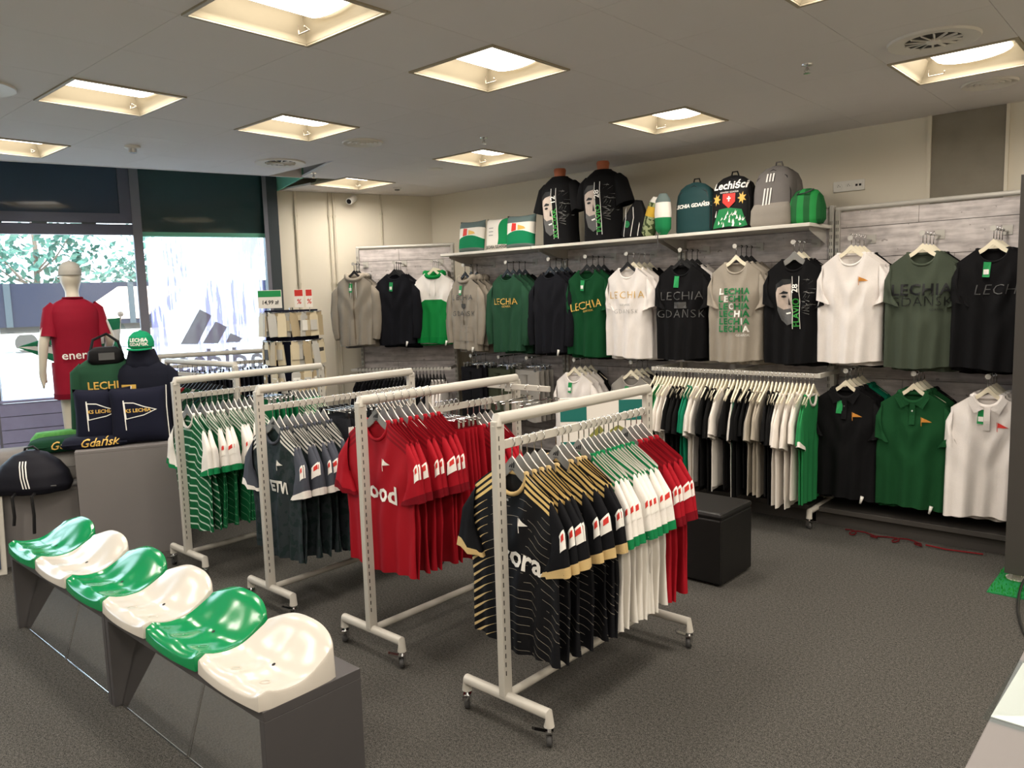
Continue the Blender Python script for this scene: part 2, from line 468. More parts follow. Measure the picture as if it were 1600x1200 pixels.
# concrete patch with trim on the back wall and the seam strip
pa = struct(B().box(-1.53, -1.08, YW - .006, YW + .001, 2.2, CZ).obj('wall_patch', M['concrete']))
B().box(-1.555, -1.53, YW - .02, YW, 2.2, CZ).obj('trim_strip', M['wall'], pa)
B().box(-1.08, -1.06, YW - .02, YW, 2.2, CZ).obj('trim_strip', M['wall'], pa)
so = thing('socket_plate', 'cream triple wall socket plate above the clothes shelving', 'socket', (-2.09, YW, 2.455))
B().box(-.115, .115, -.012, 0, -.04, .04).obj('plate', M['white_plastic'], so, bevel=.004)
for k, x in enumerate((-.072, 0, .072)):
    if k < 2:
        s_ = B().lathe([(.026, 0), (.026, .003), (.02, .003), (.019, -.004), (.001, -.004)], 18).obj('socket', M['white_plastic'], so, True, (x, -.0125, 0), (pi / 2, 0, 0))
        for dx in (-.008, .008): B().lathe([(.003, 0), (.003, .003), (.0005, .003)], 8).obj('pin_hole', M['slot'], s_, False, (dx, 0, -.002))
        B().lathe([(.003, 0), (.003, .012), (.0005, .012)], 8).obj('earth_pin', M['chrome'], s_, False, (0, .01, -.002))
    else:
        B().box(x - .028, x + .028, -.016, -.012, -.028, .028).obj('data_module', M['white_plastic'], so)
        for dx in (-.013, .013): B().box(x + dx - .008, x + dx + .008, -.018, -.015, -.008, .008).obj('data_port', M['slot'], so)

# ------------------------------------------------------------------ windows
def wbox(s0, s1, o0, o1, z0, z1):
    return B().prism([wp(s0, o0), wp(s1, o0), wp(s1, o1), wp(s0, o1)], 2, z0, z1)
BAYS = [(-1.30, -.13), (-2.58, -1.38), (-3.86, -2.66), (-5.14, -3.94), (-6.42, -5.22), (-7.5, -6.5)]
wallw = struct(wbox(SL, 0, -.2, 0, -.06, .12).obj('trim_1', M['frame_grey']))
# jamb column next to the plain wall
struct(wbox(-.13, .0, -.14, .06, 0, 3.45).obj('trim_2', M['frame_dark']))
wbox(-.15, -.11, .06, .075, 0, 3.45).obj('edge', M['frame_grey'], bpy.data.objects['trim_2'])
for k, (s0, s1) in enumerate(BAYS):
    w = bpy.data.objects.new('window_%d' % (k + 1), None); COL.objects.link(w); struct(w)
    wbox(s0 - .08, s0, -.1, .05, .1, 3.45).obj('mullion', M['frame_grey'], w)
    wbox(s0, s1, -.06, .02, .12, .2).obj('sill', M['frame_grey'], w)
    wbox(s0, s1, -.03, -.02, .2, 2.42).obj('pane', M['glass'], w)
    if k == 1:
        wbox(s0, s1, -.06, .02, 2.40, 2.50).obj('transom', M['sash_grey'], w)
        wbox(s0, s1, -.05, .03, 2.51, 2.60).obj('sash_rail', M['sash_grey'], w)
        wbox(s1 - .10, s1, -.05, .03, 2.60, 3.45).obj('sash_stile', M['sash_grey'], w)
        wbox(s0, s1 - .1, -.03, -.01, 2.60, 3.45).obj('upper_pane', M['glass_blue'], w)
        for sx in (-1.75, -2.15, -2.5): wbox(sx - .06, sx + .06, .02, .035, 2.497, 2.515).obj('hinge', M['frame_dark'], w)
    else:
        wbox(s0, s1, -.06, .02, 2.39, 2.43).obj('transom', M['green_reveal'] if k == 0 else M['frame_grey'], w)
        wbox(s0, s1, -.03, -.01, 2.43, 3.45).obj('upper_pane', M['glass_teal'] if k == 0 else M['glass_blue'], w)
    if k == 0:
        o = B().prism([wp(s0 + .02, -.012), wp(s1 - .06, -.012), wp(s1 - .06, -.010), wp(s0 + .02, -.010)], 2, .3, 2.385).obj('printed_film', M['film'], w, label='white film printed with pale violet streaks')
# boarded ledge along the foot of the windows, flare tint put into its colour
M['ledge'] = plain('flare_tinted_board', rgb(150, 150, 184), .6, 0, .3, .12, 12)
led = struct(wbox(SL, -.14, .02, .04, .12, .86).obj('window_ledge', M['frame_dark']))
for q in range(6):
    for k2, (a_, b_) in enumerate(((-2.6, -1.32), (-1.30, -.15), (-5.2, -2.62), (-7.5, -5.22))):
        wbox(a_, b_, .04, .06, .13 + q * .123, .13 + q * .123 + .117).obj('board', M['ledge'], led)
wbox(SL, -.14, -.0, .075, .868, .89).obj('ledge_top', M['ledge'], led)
# sports logo decal on the film: three slanted bars and mirrored lettering
def on_glass(name, polys, off, mat, parent=None):
    vf = poly_flat(polys, .2); me = newmesh(name, [tuple(wp(a, off)) + (b,) for a, b in vf[0]], vf[1]); return put(name, me, mat, parent)
n = NT('grey_decal'); tl = n.node('ShaderNodeBsdfTranslucent'); tl.inputs[0].default_value = (.16, .155, .165, 1); mx = n.node('ShaderNodeMixShader'); mx.inputs[0].default_value = .5
n.fin(rgb(176, 170, 176), .7); n.t.links.new(tl.outputs[0], mx.inputs[1]); n.t.links.new(n.b.outputs[0], mx.inputs[2]); n.t.links.new(mx.outputs[0], n.out.inputs[0]); M['decal'] = n.m
dec = thing('window_logo_decal', 'grey three-bar sports logo and lettering stuck on the window film', 'decal')
for pl in ([(-1.033, 1.322), (-.871, 1.313), (-.717, 1.598), (-.828, 1.667)], [(-.825, 1.319), (-.675, 1.31), (-.576, 1.475), (-.684, 1.538)], [(-.599, 1.317), (-.47, 1.312), (-.432, 1.352), (-.548, 1.414)]):
    on_glass('bar', [pl], -.006, M['decal'], dec)
vs, fs = text_mesh('adidas', .34, 0, .004, 1.0, .3)
put('lettering', newmesh('lettering', [tuple(wp(-.66 - x, -.006)) + (1.13 + y,) for x, y in vs], fs), M['decal'], dec)

# ------------------------------------------------------------------ ceiling fittings
def light_proto():
    t = {}
    b = B(); r = .022
    for (x0, x1, y0, y1) in ((0, .6, 0, r), (0, .6, .6 - r, .6), (0, r, r, .6 - r), (.6 - r, .6, r, .6 - r)): b.box(x0 + .002, x1 - .002, y0 + .002, y1 - .002, -.007, .01)
    t['frame'] = b.mesh('frame')
    b = B(); h = .105; i0, i1 = r, .6 - r
    b.v = [(i0, i0, .0), (i1, i0, 0), (i1, i1, 0), (i0, i1, 0), (i0 + .05, i0 + .05, h), (i1 - .05, i0 + .05, h), (i1 - .05, i1 - .05, h), (i0 + .05, i1 - .05, h)]
    b.f = [(0, 1, 5, 4), (1, 2, 6, 5), (2, 3, 7, 6), (3, 0, 4, 7), (4, 5, 6, 7)]
    t['reflector'] = b.mesh('reflector')
    # arched luminous basket
    b = B(); n = 9; yy = [(.07, .53)]
    rows = []
    for k in range(n + 1):
        a = pi * k / n; rows.append([(.30 - .19 * cos(a), y, .098 - .045 * sin(a)) for y in (.075, .525)])
    vs = [p for rr in rows for p in rr]; fs = [(2 * k, 2 * k + 1, 2 * k + 3, 2 * k + 2) for k in range(n)]
    t['diffuser'] = newmesh('diffuser', vs, fs, True)
    b = B().tube([(.08, .50, .05), (.08, .50, .012), (.16, .50, .012), (.17, .47, .02)], .003, 6)
    t['clip'] = b.mesh('clip')
    return t
LP = light_proto()
colname = ['first', 'second', 'third', 'fourth', 'fifth', 'sixth']
for ci, x, y in LIGHTS:
    L = thing('ceiling_light', 'recessed square ceiling light, %s from the windows, in the %s' % (colname[ci], rowname[y]), 'ceiling light', (x, y, CZ), 0, 'recessed square ceiling lights')
    put('frame', LP['frame'], M['lamp_white'], L); put('reflector', LP['reflector'], M['lamp_white'], L)
    put('diffuser', LP['diffuser'], M['lamp'], L)
    ld = bpy.data.lights.new('lamp_light', 'AREA'); ld.shape = 'SQUARE'; ld.size = .46; ld.energy = LAMP_WATTS; ld.color = LAMP_COLOR; ld.spread = radians(168)
    lo = bpy.data.objects.new('lamp_light', ld); COL.objects.link(lo); lo.parent = L; lo.location = (.3, .3, .03)
    put('clip', LP['clip'], M['wire'], L)
def swirl(x, y, label):
    v = thing('swirl_vent', label, 'air vent', (x, y, CZ), 0, 'round swirl air vents')
    B().lathe([(.125, .01), (.125, -.004), (.20, -.012), (.205, -.006), (.205, .01)], 32).obj('ring', M['vent'], v, True)
    B().lathe([(.001, -.002), (.125, -.002), (.125, .0), (.001, .0)], 32).obj('recess', M['vent_dark'], v)
    B().lathe([(.001, -.016), (.03, -.016), (.034, -.008), (.034, 0)], 20).obj('hub', M['vent'], v, True)
    me = B().box(.03, .125, -.0025, .0025, -.012, -.001).mesh('vane')
    for k in range(14): put('vane', me, M['vent'], v, rot=(.6, 0, 2 * pi * k / 14))
def cone(x, y, label):
    v = thing('ring_vent', label, 'air vent', (x, y, CZ), 0, 'round stepped air vents')
    B().lathe([(.001, -.001), (.12, -.001), (.12, .0), (.001, .0)], 32).obj('recess', M['vent_dark'], v)
    for r in (.15, .112, .08, .05):
        B().lathe([(r - .028, -.002), (r - .006, -.012), (r, -.008), (r, 0)], 32).obj('ring', M['vent'], v, True)
    B().lathe([(.001, -.014), (.022, -.012), (.024, 0)], 16).obj('hub', M['vent'], v, True)
swirl(-1.07, 4.3, 'large round swirl vent beside the ceiling light over the clothes wall end')
swirl(-5.87, 3.68, 'round swirl vent near the windows, behind the smoke detector')
swirl(-4.86, 1.25, 'round swirl vent cut by the picture edge above the windows')
cone(-4.76, 3.69, 'stepped round vent between the middle ceiling lights')
cone(-1.05, 5.46, 'stepped round vent close to the clothes wall')
def sprinkler(x, y, label):
    v = thing('sprinkler_head', label, 'sprinkler', (x, y, CZ), 0, 'ceiling sprinklers')
    B().lathe([(.03, 0), (.028, -.006), (.012, -.009)], 16).obj('rose', M['chrome'], v, True)
    B().tube([(0, 0, -.005), (0, 0, -.03)], .007, 8).obj('stem', M['chrome'], v, True)
    for s in (-1, 1): B().tube([(s * .006, 0, -.02), (s * .014, 0, -.032), (s * .002, 0, -.046)], .0025, 6).obj('arm', M['chrome'], v, True)
    B().lathe([(.001, -.048), (.018, -.047), (.018, -.045), (.001, -.045)], 14).obj('deflector', M['chrome'], v)
sprinkler(-1.66, 4.24, 'small chrome sprinkler beside the large swirl vent')
sprinkler(-4.07, 4.27, 'small chrome sprinkler above the shelf cushions')
sprinkler(-6.15, 4.19, 'small chrome sprinkler near the security camera corner')
v = thing('smoke_detector', 'white ceiling detector with dark sensor by the windows', 'detector', (-5.91, 2.49, CZ))
B().lathe([(.055, 0), (.055, -.014), (.045, -.022), (.001, -.022)], 20).obj('base', M['white_plastic'], v, True)
B().lathe([(.03, -.022), (.028, -.05), (.001, -.05)], 16).obj('sensor', M['chrome'], v, True)
v = thing('ceiling_speaker', 'flat round white ceiling disc left of the second back-row light', 'speaker', (-5.32, 4.93, CZ))
B().lathe([(.07, 0), (.07, -.005), (.062, -.008), (.001, -.008)], 24).obj('grille', M['vent'], v, True)
B().lathe([(.075, 0), (.075, -.004), (.07, -.004)], 24).obj('rim', M['white_plastic'], v, True)
v = thing('dome_detector', 'small white dome detector over the corner hoodies', 'detector', (-6.45, 5.42, CZ))
B().lathe([(.045, 0), (.045, -.012), (.04, -.016)], 18).obj('base', M['white_plastic'], v, True)
B().lathe([(.03, -.014), (.025, -.028), (.001, -.034)], 18).obj('dome', M['grey_hanger'], v, True)
p = wp(.80, 0)
v = thing('security_camera', 'white bullet security camera high on the plain corner wall', 'camera', (p[0], p[1], 2.80), WANG - pi / 2)
B().tube([(0, 0, 0), (.03, 0, 0)], .035, 14).obj('mount', M['white_plastic'], v, True)
B().tube([(.03, 0, 0), (.07, -.01, -.01)], .012, 10).obj('arm', M['white_plastic'], v, True)
B().tube([(.04, .03, .02), (.14, -.06, -.03)], .036, 16).obj('housing', M['white_plastic'], v, True)
B().tube([(.139, -.059, -.0295), (.143, -.063, -.0315)], .026, 16).obj('lens', M['black_plastic'], v, True)

# ================================================================== GARMENTS
KP = {
 'tee':    dict(sw=.19, w=.21, wh=.212, L=.735, T=.036, nw=.085, nd=.085, drop=.08, fold=.036, sl='short'),
 'jersey': dict(sw=.22, w=.25, wh=.26, L=.73, T=.015, nw=.085, nd=.095, drop=.085, fold=.024, sl='short2'),
 'thin':   dict(sw=.205, w=.235, wh=.24, L=.74, T=.010, nw=.08, nd=.08, drop=.07, fold=.011, sl='short3'),
 'polo':   dict(sw=.195, w=.215, wh=.218, L=.77, T=.040, nw=.08, nd=.07, drop=.08, fold=.036, sl='short'),
 'sweat':  dict(sw=.20, w=.222, wh=.20, L=.72, T=.045, nw=.085, nd=.06, drop=.085, fold=.028, sl='long'),
 'thinsweat': dict(sw=.21, w=.24, wh=.225, L=.70, T=.012, nw=.085, nd=.06, drop=.085, fold=.010, sl='long'),
}
class Shape:
    def __init__(s, kind, seed):
        s.p = KP[kind]; s.kind = kind; r = random.Random(seed * 31 + len(kind)); s.r = r
        s.ph = [r.uniform(0, 6.28) for _ in range(5)]; s.k = [r.uniform(17, 23), r.uniform(46, 60), r.uniform(8, 11)]
    def X(s, v):
        p = s.p
        if v < .36: t = v / .36; t = t * t * (3 - 2 * t); return p['sw'] + (p['w'] - p['sw']) * t
        return p['w'] + (p['wh'] - p['w']) * (v - .36) / .64
    def ztop(s, x, front):
        p = s.p; ax = abs(x)
        if ax < p['nw']: return -(p['nd'] if front else .012) * sqrt(max(0, 1 - (ax / p['nw']) ** 2))
        return -p['drop'] * (ax - p['nw']) / (p['sw'] - p['nw'])
    def y(s, sx, v, front):
        p = s.p; x = sx * s.X(v)
        prof = .62 + .38 * min(1, v / .25)
        t = p['T'] * prof * max(0, 1 - abs(sx) ** 3.2) ** .5
        a = p['fold'] * max(0, v - .12) ** .8
        f = a * (.55 * sin(s.k[0] * x + s.ph[0] + 1.2 * v) + .5 * sin(s.k[1] * x * (1 + .12 * v) + s.ph[1] + 2.2 * v) + .6 * sin(s.k[2] * x + s.ph[2] - v))
        # diagonal drag lines from the armpit
        g = .35 * p['fold'] * sin(26 * (v * .7 + abs(sx) * .35) + s.ph[3]) * max(0, 1 - abs(v - .35) * 2.5)
        return (-t if front else t) + f + g
    def yf(s, x, z):
        p = s.p; v = .3
        for _ in range(4):
            sx = max(-1, min(1, x / s.X(v))); zt = s.ztop(sx * p['sw'], True)
            v = max(0, min(1, (zt - z) / (zt + p['L'])))
        return s.y(sx, v, True)
    def body(s):
        p = s.p; rn = p['nw'] / p['sw']
        cols = [-1, -.95, -.88, -.80, -.72, -.64, -.55, -.49] + [-rn + (2 * rn) * k / 12 for k in range(13)] + [.49, .55, .64, .72, .80, .88, .95, 1]
        rows = [0, .03, .07, .12, .18, .25, .32, .4, .48, .56, .64, .72, .8, .87, .94, 1]
        vs = []; uv = []; idx = {}
        for side in (0, 1):
            for i, v in enumerate(rows):
                for j, c_ in enumerate(cols):
                    if side == 1 and j in (0, len(cols) - 1): idx[(1, i, j)] = idx[(0, i, j)]; continue
                    zt = s.ztop(c_ * p['sw'], side == 0)
                    x = c_ * s.X(v); z = zt * (1 - v) - p['L'] * v
                    z += .010 * v * sin(s.k[2] * x + s.ph[4])
                    idx[(side, i, j)] = len(vs); vs.append((x, s.y(c_, v, side == 0), z))
                    sh = -p['drop'] * max(0, abs(c_ * p['sw']) - p['nw']) / (p['sw'] - p['nw'])
                    uv.append((x + .5, sh - z))
        fs = []
        for side in (0, 1):
            for i in range(len(rows) - 1):
                for j in range(len(cols) - 1):
                    q = (idx[(side, i, j)], idx[(side, i, j + 1)], idx[(side, i + 1, j + 1)], idx[(side, i + 1, j)])
                    fs.append(q[::-1] if side == 0 else q)
        return newmesh('body', vs, fs, True, uv)
    def stations(s):
        p = s.p; S = (p['sw'] - .012, -p['drop'] - .002); A = (p['w'] - .03, -.275)
        if p['sl'] == 'short': return [(S, A, .028), ((p['w'] + .032, -.17), (p['w'] - .035, -.31), .038), ((p['w'] + .062, -.31), (p['w'] - .065, -.355), .046)]
        if p['sl'] == 'short2': return [(S, A, .018), ((p['w'] + .035, -.19), (p['w'] - .045, -.31), .025), ((p['w'] + .062, -.355), (p['w'] - .085, -.385), .032)]
        if p['sl'] == 'short3': return [(S, A, .012), ((p['w'] + .05, -.17), (p['w'] - .03, -.31), .018), ((p['w'] + .095, -.315), (p['w'] - .035, -.365), .022)]
        th = .034 if s.kind == 'sweat' else .016
        return [(S, A, th * .8), ((p['w'] + .045, -.17), (p['w'] - .04, -.32), th), ((p['w'] + .07, -.38), (p['w'] - .035, -.42), th), ((p['w'] + .055, -.56), (p['w'] - .03, -.56), th), ((p['w'] + .03, -.66), (p['w'] - .035, -.65), th * .8)]
    def sl(s, t, th, side):
        st = s.stations(); n = len(st) - 1; k = min(n - 1, int(t * n)); f = t * n - k; f2 = f
        a, b = st[k], st[k + 1]
        O = [a[0][i] + (b[0][i] - a[0][i]) * f2 for i in (0, 1)]; I = [a[1][i] + (b[1][i] - a[1][i]) * f2 for i in (0, 1)]
        h = a[2] + (b[2] - a[2]) * f2
        w = 1 + .10 * sin(9 * t + s.ph[side] + th) * (t > .05)
        mx, mz = (O[0] + I[0]) / 2, (O[1] + I[1]) / 2; hx, hz = (O[0] - I[0]) / 2, (O[1] - I[1]) / 2
        c_ = cos(th)
        y = -h * w * sin(th) - .012 * t * (1 if s.p['sl'] != 'long' else 1.6) + s.p['fold'] * .5 * sin(6 * c_ + s.ph[3]) * t
        x = mx + hx * c_
        if s.p['sl'] == 'short' and not side: x -= .05 * t; y += .02 * t
        return ((1 if side else -1) * x, y, mz + hz * c_)
    def sleeve(s, side, t0=0.0, t1=1.0, n=12, grow=0.0):
        m = 14; rg = []
        for k in range(n + 1):
            t = t0 + (t1 - t0) * k / n
            ring = [Vector(s.sl(t, 2 * pi * j / m, side)) for j in range(m)]
            if grow:
                c_ = sum(ring, Vector()) / m
                ring = [p + (p - c_).normalized() * grow for p in ring]
            if side: ring = ring[::-1]
            rg.append(ring)
        b = B().rings(rg, False); uv = [(v[0] + .5, -v[2]) for v in b.v]
        return newmesh('sleeve', b.v, b.f, True, uv)
    def badge(s, side, t0, t1, a0, a1, off=.003):
        vs = []; n = 5
        cen = {}
        for i in range(n):
            t = t0 + (t1 - t0) * i / (n - 1)
            c_ = sum((Vector(s.sl(t, 2 * pi * j / 14, side)) for j in range(14)), Vector()) / 14
            for j in range(n):
                a = a0 + (a1 - a0) * j / (n - 1); p = Vector(s.sl(t, a, side)); vs.append(p + (p - c_).normalized() * off)
        fs = [(i * n + j, i * n + j + 1, (i + 1) * n + j + 1, (i + 1) * n + j) for i in range(n - 1) for j in range(n - 1)]
        return newmesh('badge', vs, fs, True)
    def collar(s, r=.009, rz=1.0, hood=False):
        p = s.p; nw, nd = p['nw'], p['nd']; pts = []; rs = []
        for k in range(28):
            t = 2 * pi * k / 28; front = sin(t) > 0
            x = nw * cos(t); z = -(nd if front else .012) * abs(sin(t))
            y = -(p['T'] * .4 + .004) * sin(t) if front else -(p['T'] * .4 + .004) * sin(t)
            if hood:
                w = (1 - sin(t)) / 2
                pts.append((x * 1.08, y * 1.5 + .03 * w, z * .9 + .008 - .02 * w)); rs.append(.018 + .034 * w)
            else: pts.append((x, y, z + .002)); rs.append(r)
        return B().tube(pts, rs, 8, False, True).mesh('collar', True)
    def conform(s, vf, dx, dz, off=.003, rot=0.0):
        vs, fs = vf; out = []; c_, s_ = cos(rot), sin(rot)
        for a, b in vs:
            x, z = a * c_ - b * s_ + dx, a * s_ + b * c_ + dz
            out.append((x, s.yf(x, z) - off, z))
        return newmesh('print', out, fs)
    def strip(s, pts, w, off=.004):
        """ribbon down the front through (x,z) points"""
        vs = []; fs = []
        for k, (x, z) in enumerate(pts):
            for d in (-w / 2, w / 2): vs.append((x + d, s.yf(x + d, z) - off, z))
        for k in range(len(pts) - 1): fs.append((2 * k, 2 * k + 1, 2 * k + 3, 2 * k + 2))
        return newmesh('strip', vs, fs)
SH = {}
def shape(kind, seed):
    k = (kind, seed)
    if k not in SH: SH[k] = Shape(kind, seed)
    return SH[k]
MC = {}
def cached(key, fn):
    if key not in MC: MC[key] = fn()
    return MC[key]

def garment(name, label, cat, kind, seed, loc, rz=0.0, body=None, sleeve=None, cuff=None, collar=None, prints=(), badge=None, extra=(), group=None, hem=None):
    """hanging garment; origin where the neck sits on the hanger"""
    S = shape(kind, seed); t = thing(name, label, cat, loc, rz, group); K = (kind, seed)
    sleeve = sleeve or body; collar = collar or body
    put('body', cached(K + ('b',), S.body), body, t)
    for sd in (0, 1):
        so_ = put('sleeve', cached(K + ('s', sd), lambda: S.sleeve(sd)), sleeve, t)
        if cuff or KP[kind]['sl'] == 'long':
            put('cuff', cached(K + ('c', sd), lambda: S.sleeve(sd, .9 if KP[kind]['sl'] == 'long' else .88, 1.0, 3, .0025)), cuff or sleeve, so_)
        if badge and sd == 1:
            bo = put('badge', cached(K + ('bd', sd), lambda: S.badge(sd, .46, .68, .12, 1.05)), M['white_print'], so_, label='white sleeve badge with red crest')
            if badge != 'plain':
                put('crest', cached(K + ('bc', sd), lambda: S.badge(sd, .50, .575, .38, .82, .0045)), M['red_print'], so_)
    if 'hood' in extra: put('hood', cached(K + ('h',), lambda: S.collar(hood=True)), collar, t)
    else: put('collar', cached(K + ('k', 'polo' in extra), lambda: S.collar(.016 if 'polo' in extra else .009)), collar, t)
    for pi_, (key, vf, dx, dz, mat, rot) in enumerate(prints):
        put('print', cached(K + ('p', key, dx, dz, rot, id(vf)), lambda: S.conform(vf, dx, dz, .006 + .0007 * min(pi_, 9), rot)), mat, t)
    L = KP[kind]['L']
    if 'zip' in extra: put('zip', cached(K + ('z',), lambda: S.strip([(0, -.07 - (L - .08) * k / 24) for k in range(25)], .012)), M['wire'], t)
    if 'pocket' in extra:
        vf = poly_flat([[(-.13, -.06), (.13, -.06), (.13, .02), (.085, .1), (-.085, .1), (-.13, .02)]], .03)
        put('pocket', cached(K + ('pk',), lambda: S.conform(vf, 0, -L + .15, .008)), body, t)
    if 'cords' in extra:
        for sx in (-1, 1): put('drawstring', cached(K + ('dc', sx), lambda: B().tube([(sx * .03, S.yf(sx * .03, -.07 - .04 * k) - .008, -.07 - .04 * k) for k in range(5)], .003, 6).mesh('drawstring', True)), M['white_print'], t)
    if 'rib' in extra:
        vf = poly_flat([[(-.2, -.028), (.2, -.028), (.2, .028), (-.2, .028)]], .03)
        put('hem_rib', cached(K + ('rb',), lambda: S.conform(vf, 0, -L + .035, .004)), hem or body, t)
    if 'polo' in extra:
        for sx in (-1, 1):
            pl = [(sx * .088, .006), (sx * .104, -.03), (sx * .066, -.105), (sx * .016, -.075), (sx * .05, -.05), (sx * .074, -.012)]
            vf = poly_flat([pl if sx > 0 else pl[::-1]], .03)
            put('collar_flap', cached(K + ('cf', sx), lambda: S.conform(vf, 0, 0, .020)), collar, t).modifiers.new('solid', 'SOLIDIFY').thickness = .006
        put('placket', cached(K + ('pl',), lambda: S.strip([(.002, -.07 - .02 * k) for k in range(8)], .034, .010)), body, t).modifiers.new('solid', 'SOLIDIFY').thickness = .005
        for k in range(2):
            put('button', cached(K + ('bt', k), lambda: S.conform(poly_flat([ell(0, 0, .006, .006, 10)], .05), .002, -.12 - .05 * k, .014)), M['white_plastic'] if body != FAB.get((18, 18, 20, .9)) else M['dark_grey_print'], t)
    if 'tag' in extra:
        vf = poly_flat([[(-.020, -.045), (.018, -.048), (.024, .042), (-.014, .045)]], .1)
        dx = -.03; dz = -.125
        tg = put('price_tag', cached(K + ('tg',), lambda: S.conform(vf, dx, dz, .012)), M['tag_green'], t, label='green price tag')
        put('tag_label', cached(K + ('tl',), lambda: S.conform(poly_flat([[(-.014, -.03), (.014, -.03), (.014, .0), (-.014, .0)]], .1), dx, dz, .0135)), M['white_print'], tg)
    if 'security' in extra:
        x, z = .13, -L + .03
        put('security_tag', cached(K + ('st',), lambda: B().tube([(x, S.yf(x, z) - .02, z), (x - .012, S.yf(x, z) - .022, z - .05)], [.012, .007], 8).mesh('security_tag', True)), M['white_plastic'], t)
    return t

# ------------------------------------------------------------------ hangers
def hz(x): return -.087 - .128 * (abs(x) / .2) + .016 * math.exp(-(x / .03) ** 2)
def hanger_meshes():
    H = {}
    def hook(r, drop):
        pts = [(r * cos(a), 0, -r + r * sin(a) + .002) for a in [radians(d) for d in range(200, -91, -24)]]
        pts = [(p[0], 0, p[2]) for p in pts]; pts.append((0, 0, -2 * r - .004)); pts.append((0, 0, drop))
        return B().tube(pts, .0026, 6).mesh('hook', True)
    H['hook'] = hook(.017, -.085); H['hook_wide'] = hook(.029, -.085); H['hook_small'] = hook(.009, -.085)
    def plate(cen, tip, y, n=12, lip=0):
        top = []; bot = []
        for k in range(-n, n + 1):
            x = .172 * k / n; th = tip + (cen - tip) * max(0, 1 - abs(k / n) / .75) ** .8
            top.append((x, hz(x))); bot.append((x, hz(x) - th))
        b = B(); m = len(top)
        for yy in (-y, y):
            for p in top: b.v.append((p[0], yy, p[1]))
            for p in bot: b.v.append((p[0], yy, p[1]))
        front = []; edge = []
        for k in range(m - 1):
            front.append((m + k, m + k + 1, k + 1, k)); front.append((2 * m + k, 2 * m + k + 1, 3 * m + k + 1, 3 * m + k))
            edge.append((k, k + 1, 2 * m + k + 1, 2 * m + k)); edge.append((3 * m + k, 3 * m + k + 1, m + k + 1, m + k))
        edge.append((0, 2 * m, 3 * m, m)); edge.append((m - 1, 2 * m - 1, 4 * m - 1, 3 * m - 1))
        return b, front, edge
    b, f, e = plate(.055, .022, .0032); H['grey'] = newmesh('hanger_body', b.v, f); H['grey_edge'] = newmesh('hanger_edge', b.v, e)
    b, f, e = plate(.034, .02, .0055); H['cream'] = newmesh('hanger_body', b.v, f + e)
    # clip hanger: bar with two clips
    bb = B().tube([(-.17, 0, -.09), (.17, 0, -.09)], .004, 8); H['bar'] = bb.mesh('bar', True)
    c_ = B().box(-.012, .012, -.007, .007, -.13, -.08); H['clip'] = c_.mesh('clip')
    v3 = poly_flat([[(-.018, -.008), (-.010, -.008), (-.004, .003), (-.008, .006)], [(-.006, -.008), (.002, -.008), (.006, .008), (.001, .012)], [(.006, -.008), (.014, -.008), (.016, .012), (.010, .018)]], .1)
    H['logo'] = flat_mesh(v3, -.0042, 0, -.108)
    H['logo_text'] = flat_mesh(text_mesh('adidas', .012, 0, 0, 1, .1), -.0042, 0, -.124)
    return H
HM = hanger_meshes()
def hanger(style, label, loc, rz=0.0, group=None, wide=None, logo=False):
    t = thing('clothes_hanger', label, 'hanger', loc, rz, group)
    hk = put('hook', HM['hook_wide' if wide == 'wide' else 'hook_small' if wide == 'small' else 'hook'], M['chrome'] if style != 'black' else M['black_plastic'], t)
    if style == 'grey':
        put('arms', HM['grey'], M['grey_hanger'], t); put('edge', HM['grey_edge'], M['hanger_edge'], t)
        if logo: put('logo', HM['logo'], M['black_print'], t); put('lettering', HM['logo_text'], M['black_print'], t)
    elif style == 'clip':
        put('bar', HM['bar'], M['chrome'], t)
        for x in (-.14, .14): put('clip', HM['clip'], M['chrome'] if not logo else M['black_plastic'], t, (x, 0, 0))
    else:
        put('arms', HM['cream'], M['cream_hanger'] if style == 'cream' else M['black_plastic'], t)
    return t
NECK = -.128
# ------------------------------------------------------------------ shorts and trousers (hang from clips)
def shorts_mesh(L, w, thick, seed, flare=1.15, slim=False):
    r = random.Random(seed); ph = [r.uniform(0, 6) for _ in range(4)]
    def leg(sd):
        rg = []; m = 14; n = 10
        for k in range(n + 1):
            t = k / n; cx = sd * (w / 2) * (1 + .10 * t * (0 if slim else 1)); rx = w / 2 * (flare if False else 1) * (1 + (.12 if not slim else -.25) * t) ; z = -.13 - .01 - L * t
            ring = []
            for j in range(m):
                a = 2 * pi * j / m
                fo = .12 * thick * sin(5 * a + ph[0] + 2 * t) + .012 * t * sin(16 * (cx + rx * cos(a)) + ph[1])
                ring.append((cx + rx * cos(a), thick * sin(a) * (1 + .3 * t) + fo, z + .006 * sin(3 * a + ph[2]) * t))
            rg.append(ring)
        return B().rings(rg, False).mesh('leg', True)
    wb = B().rings([superell(w, thick * .9, -.125, 20), superell(w, thick, -.165, 20)], False).mesh('waistband', True)
    return leg(-1), leg(1), wb
SHC = {}
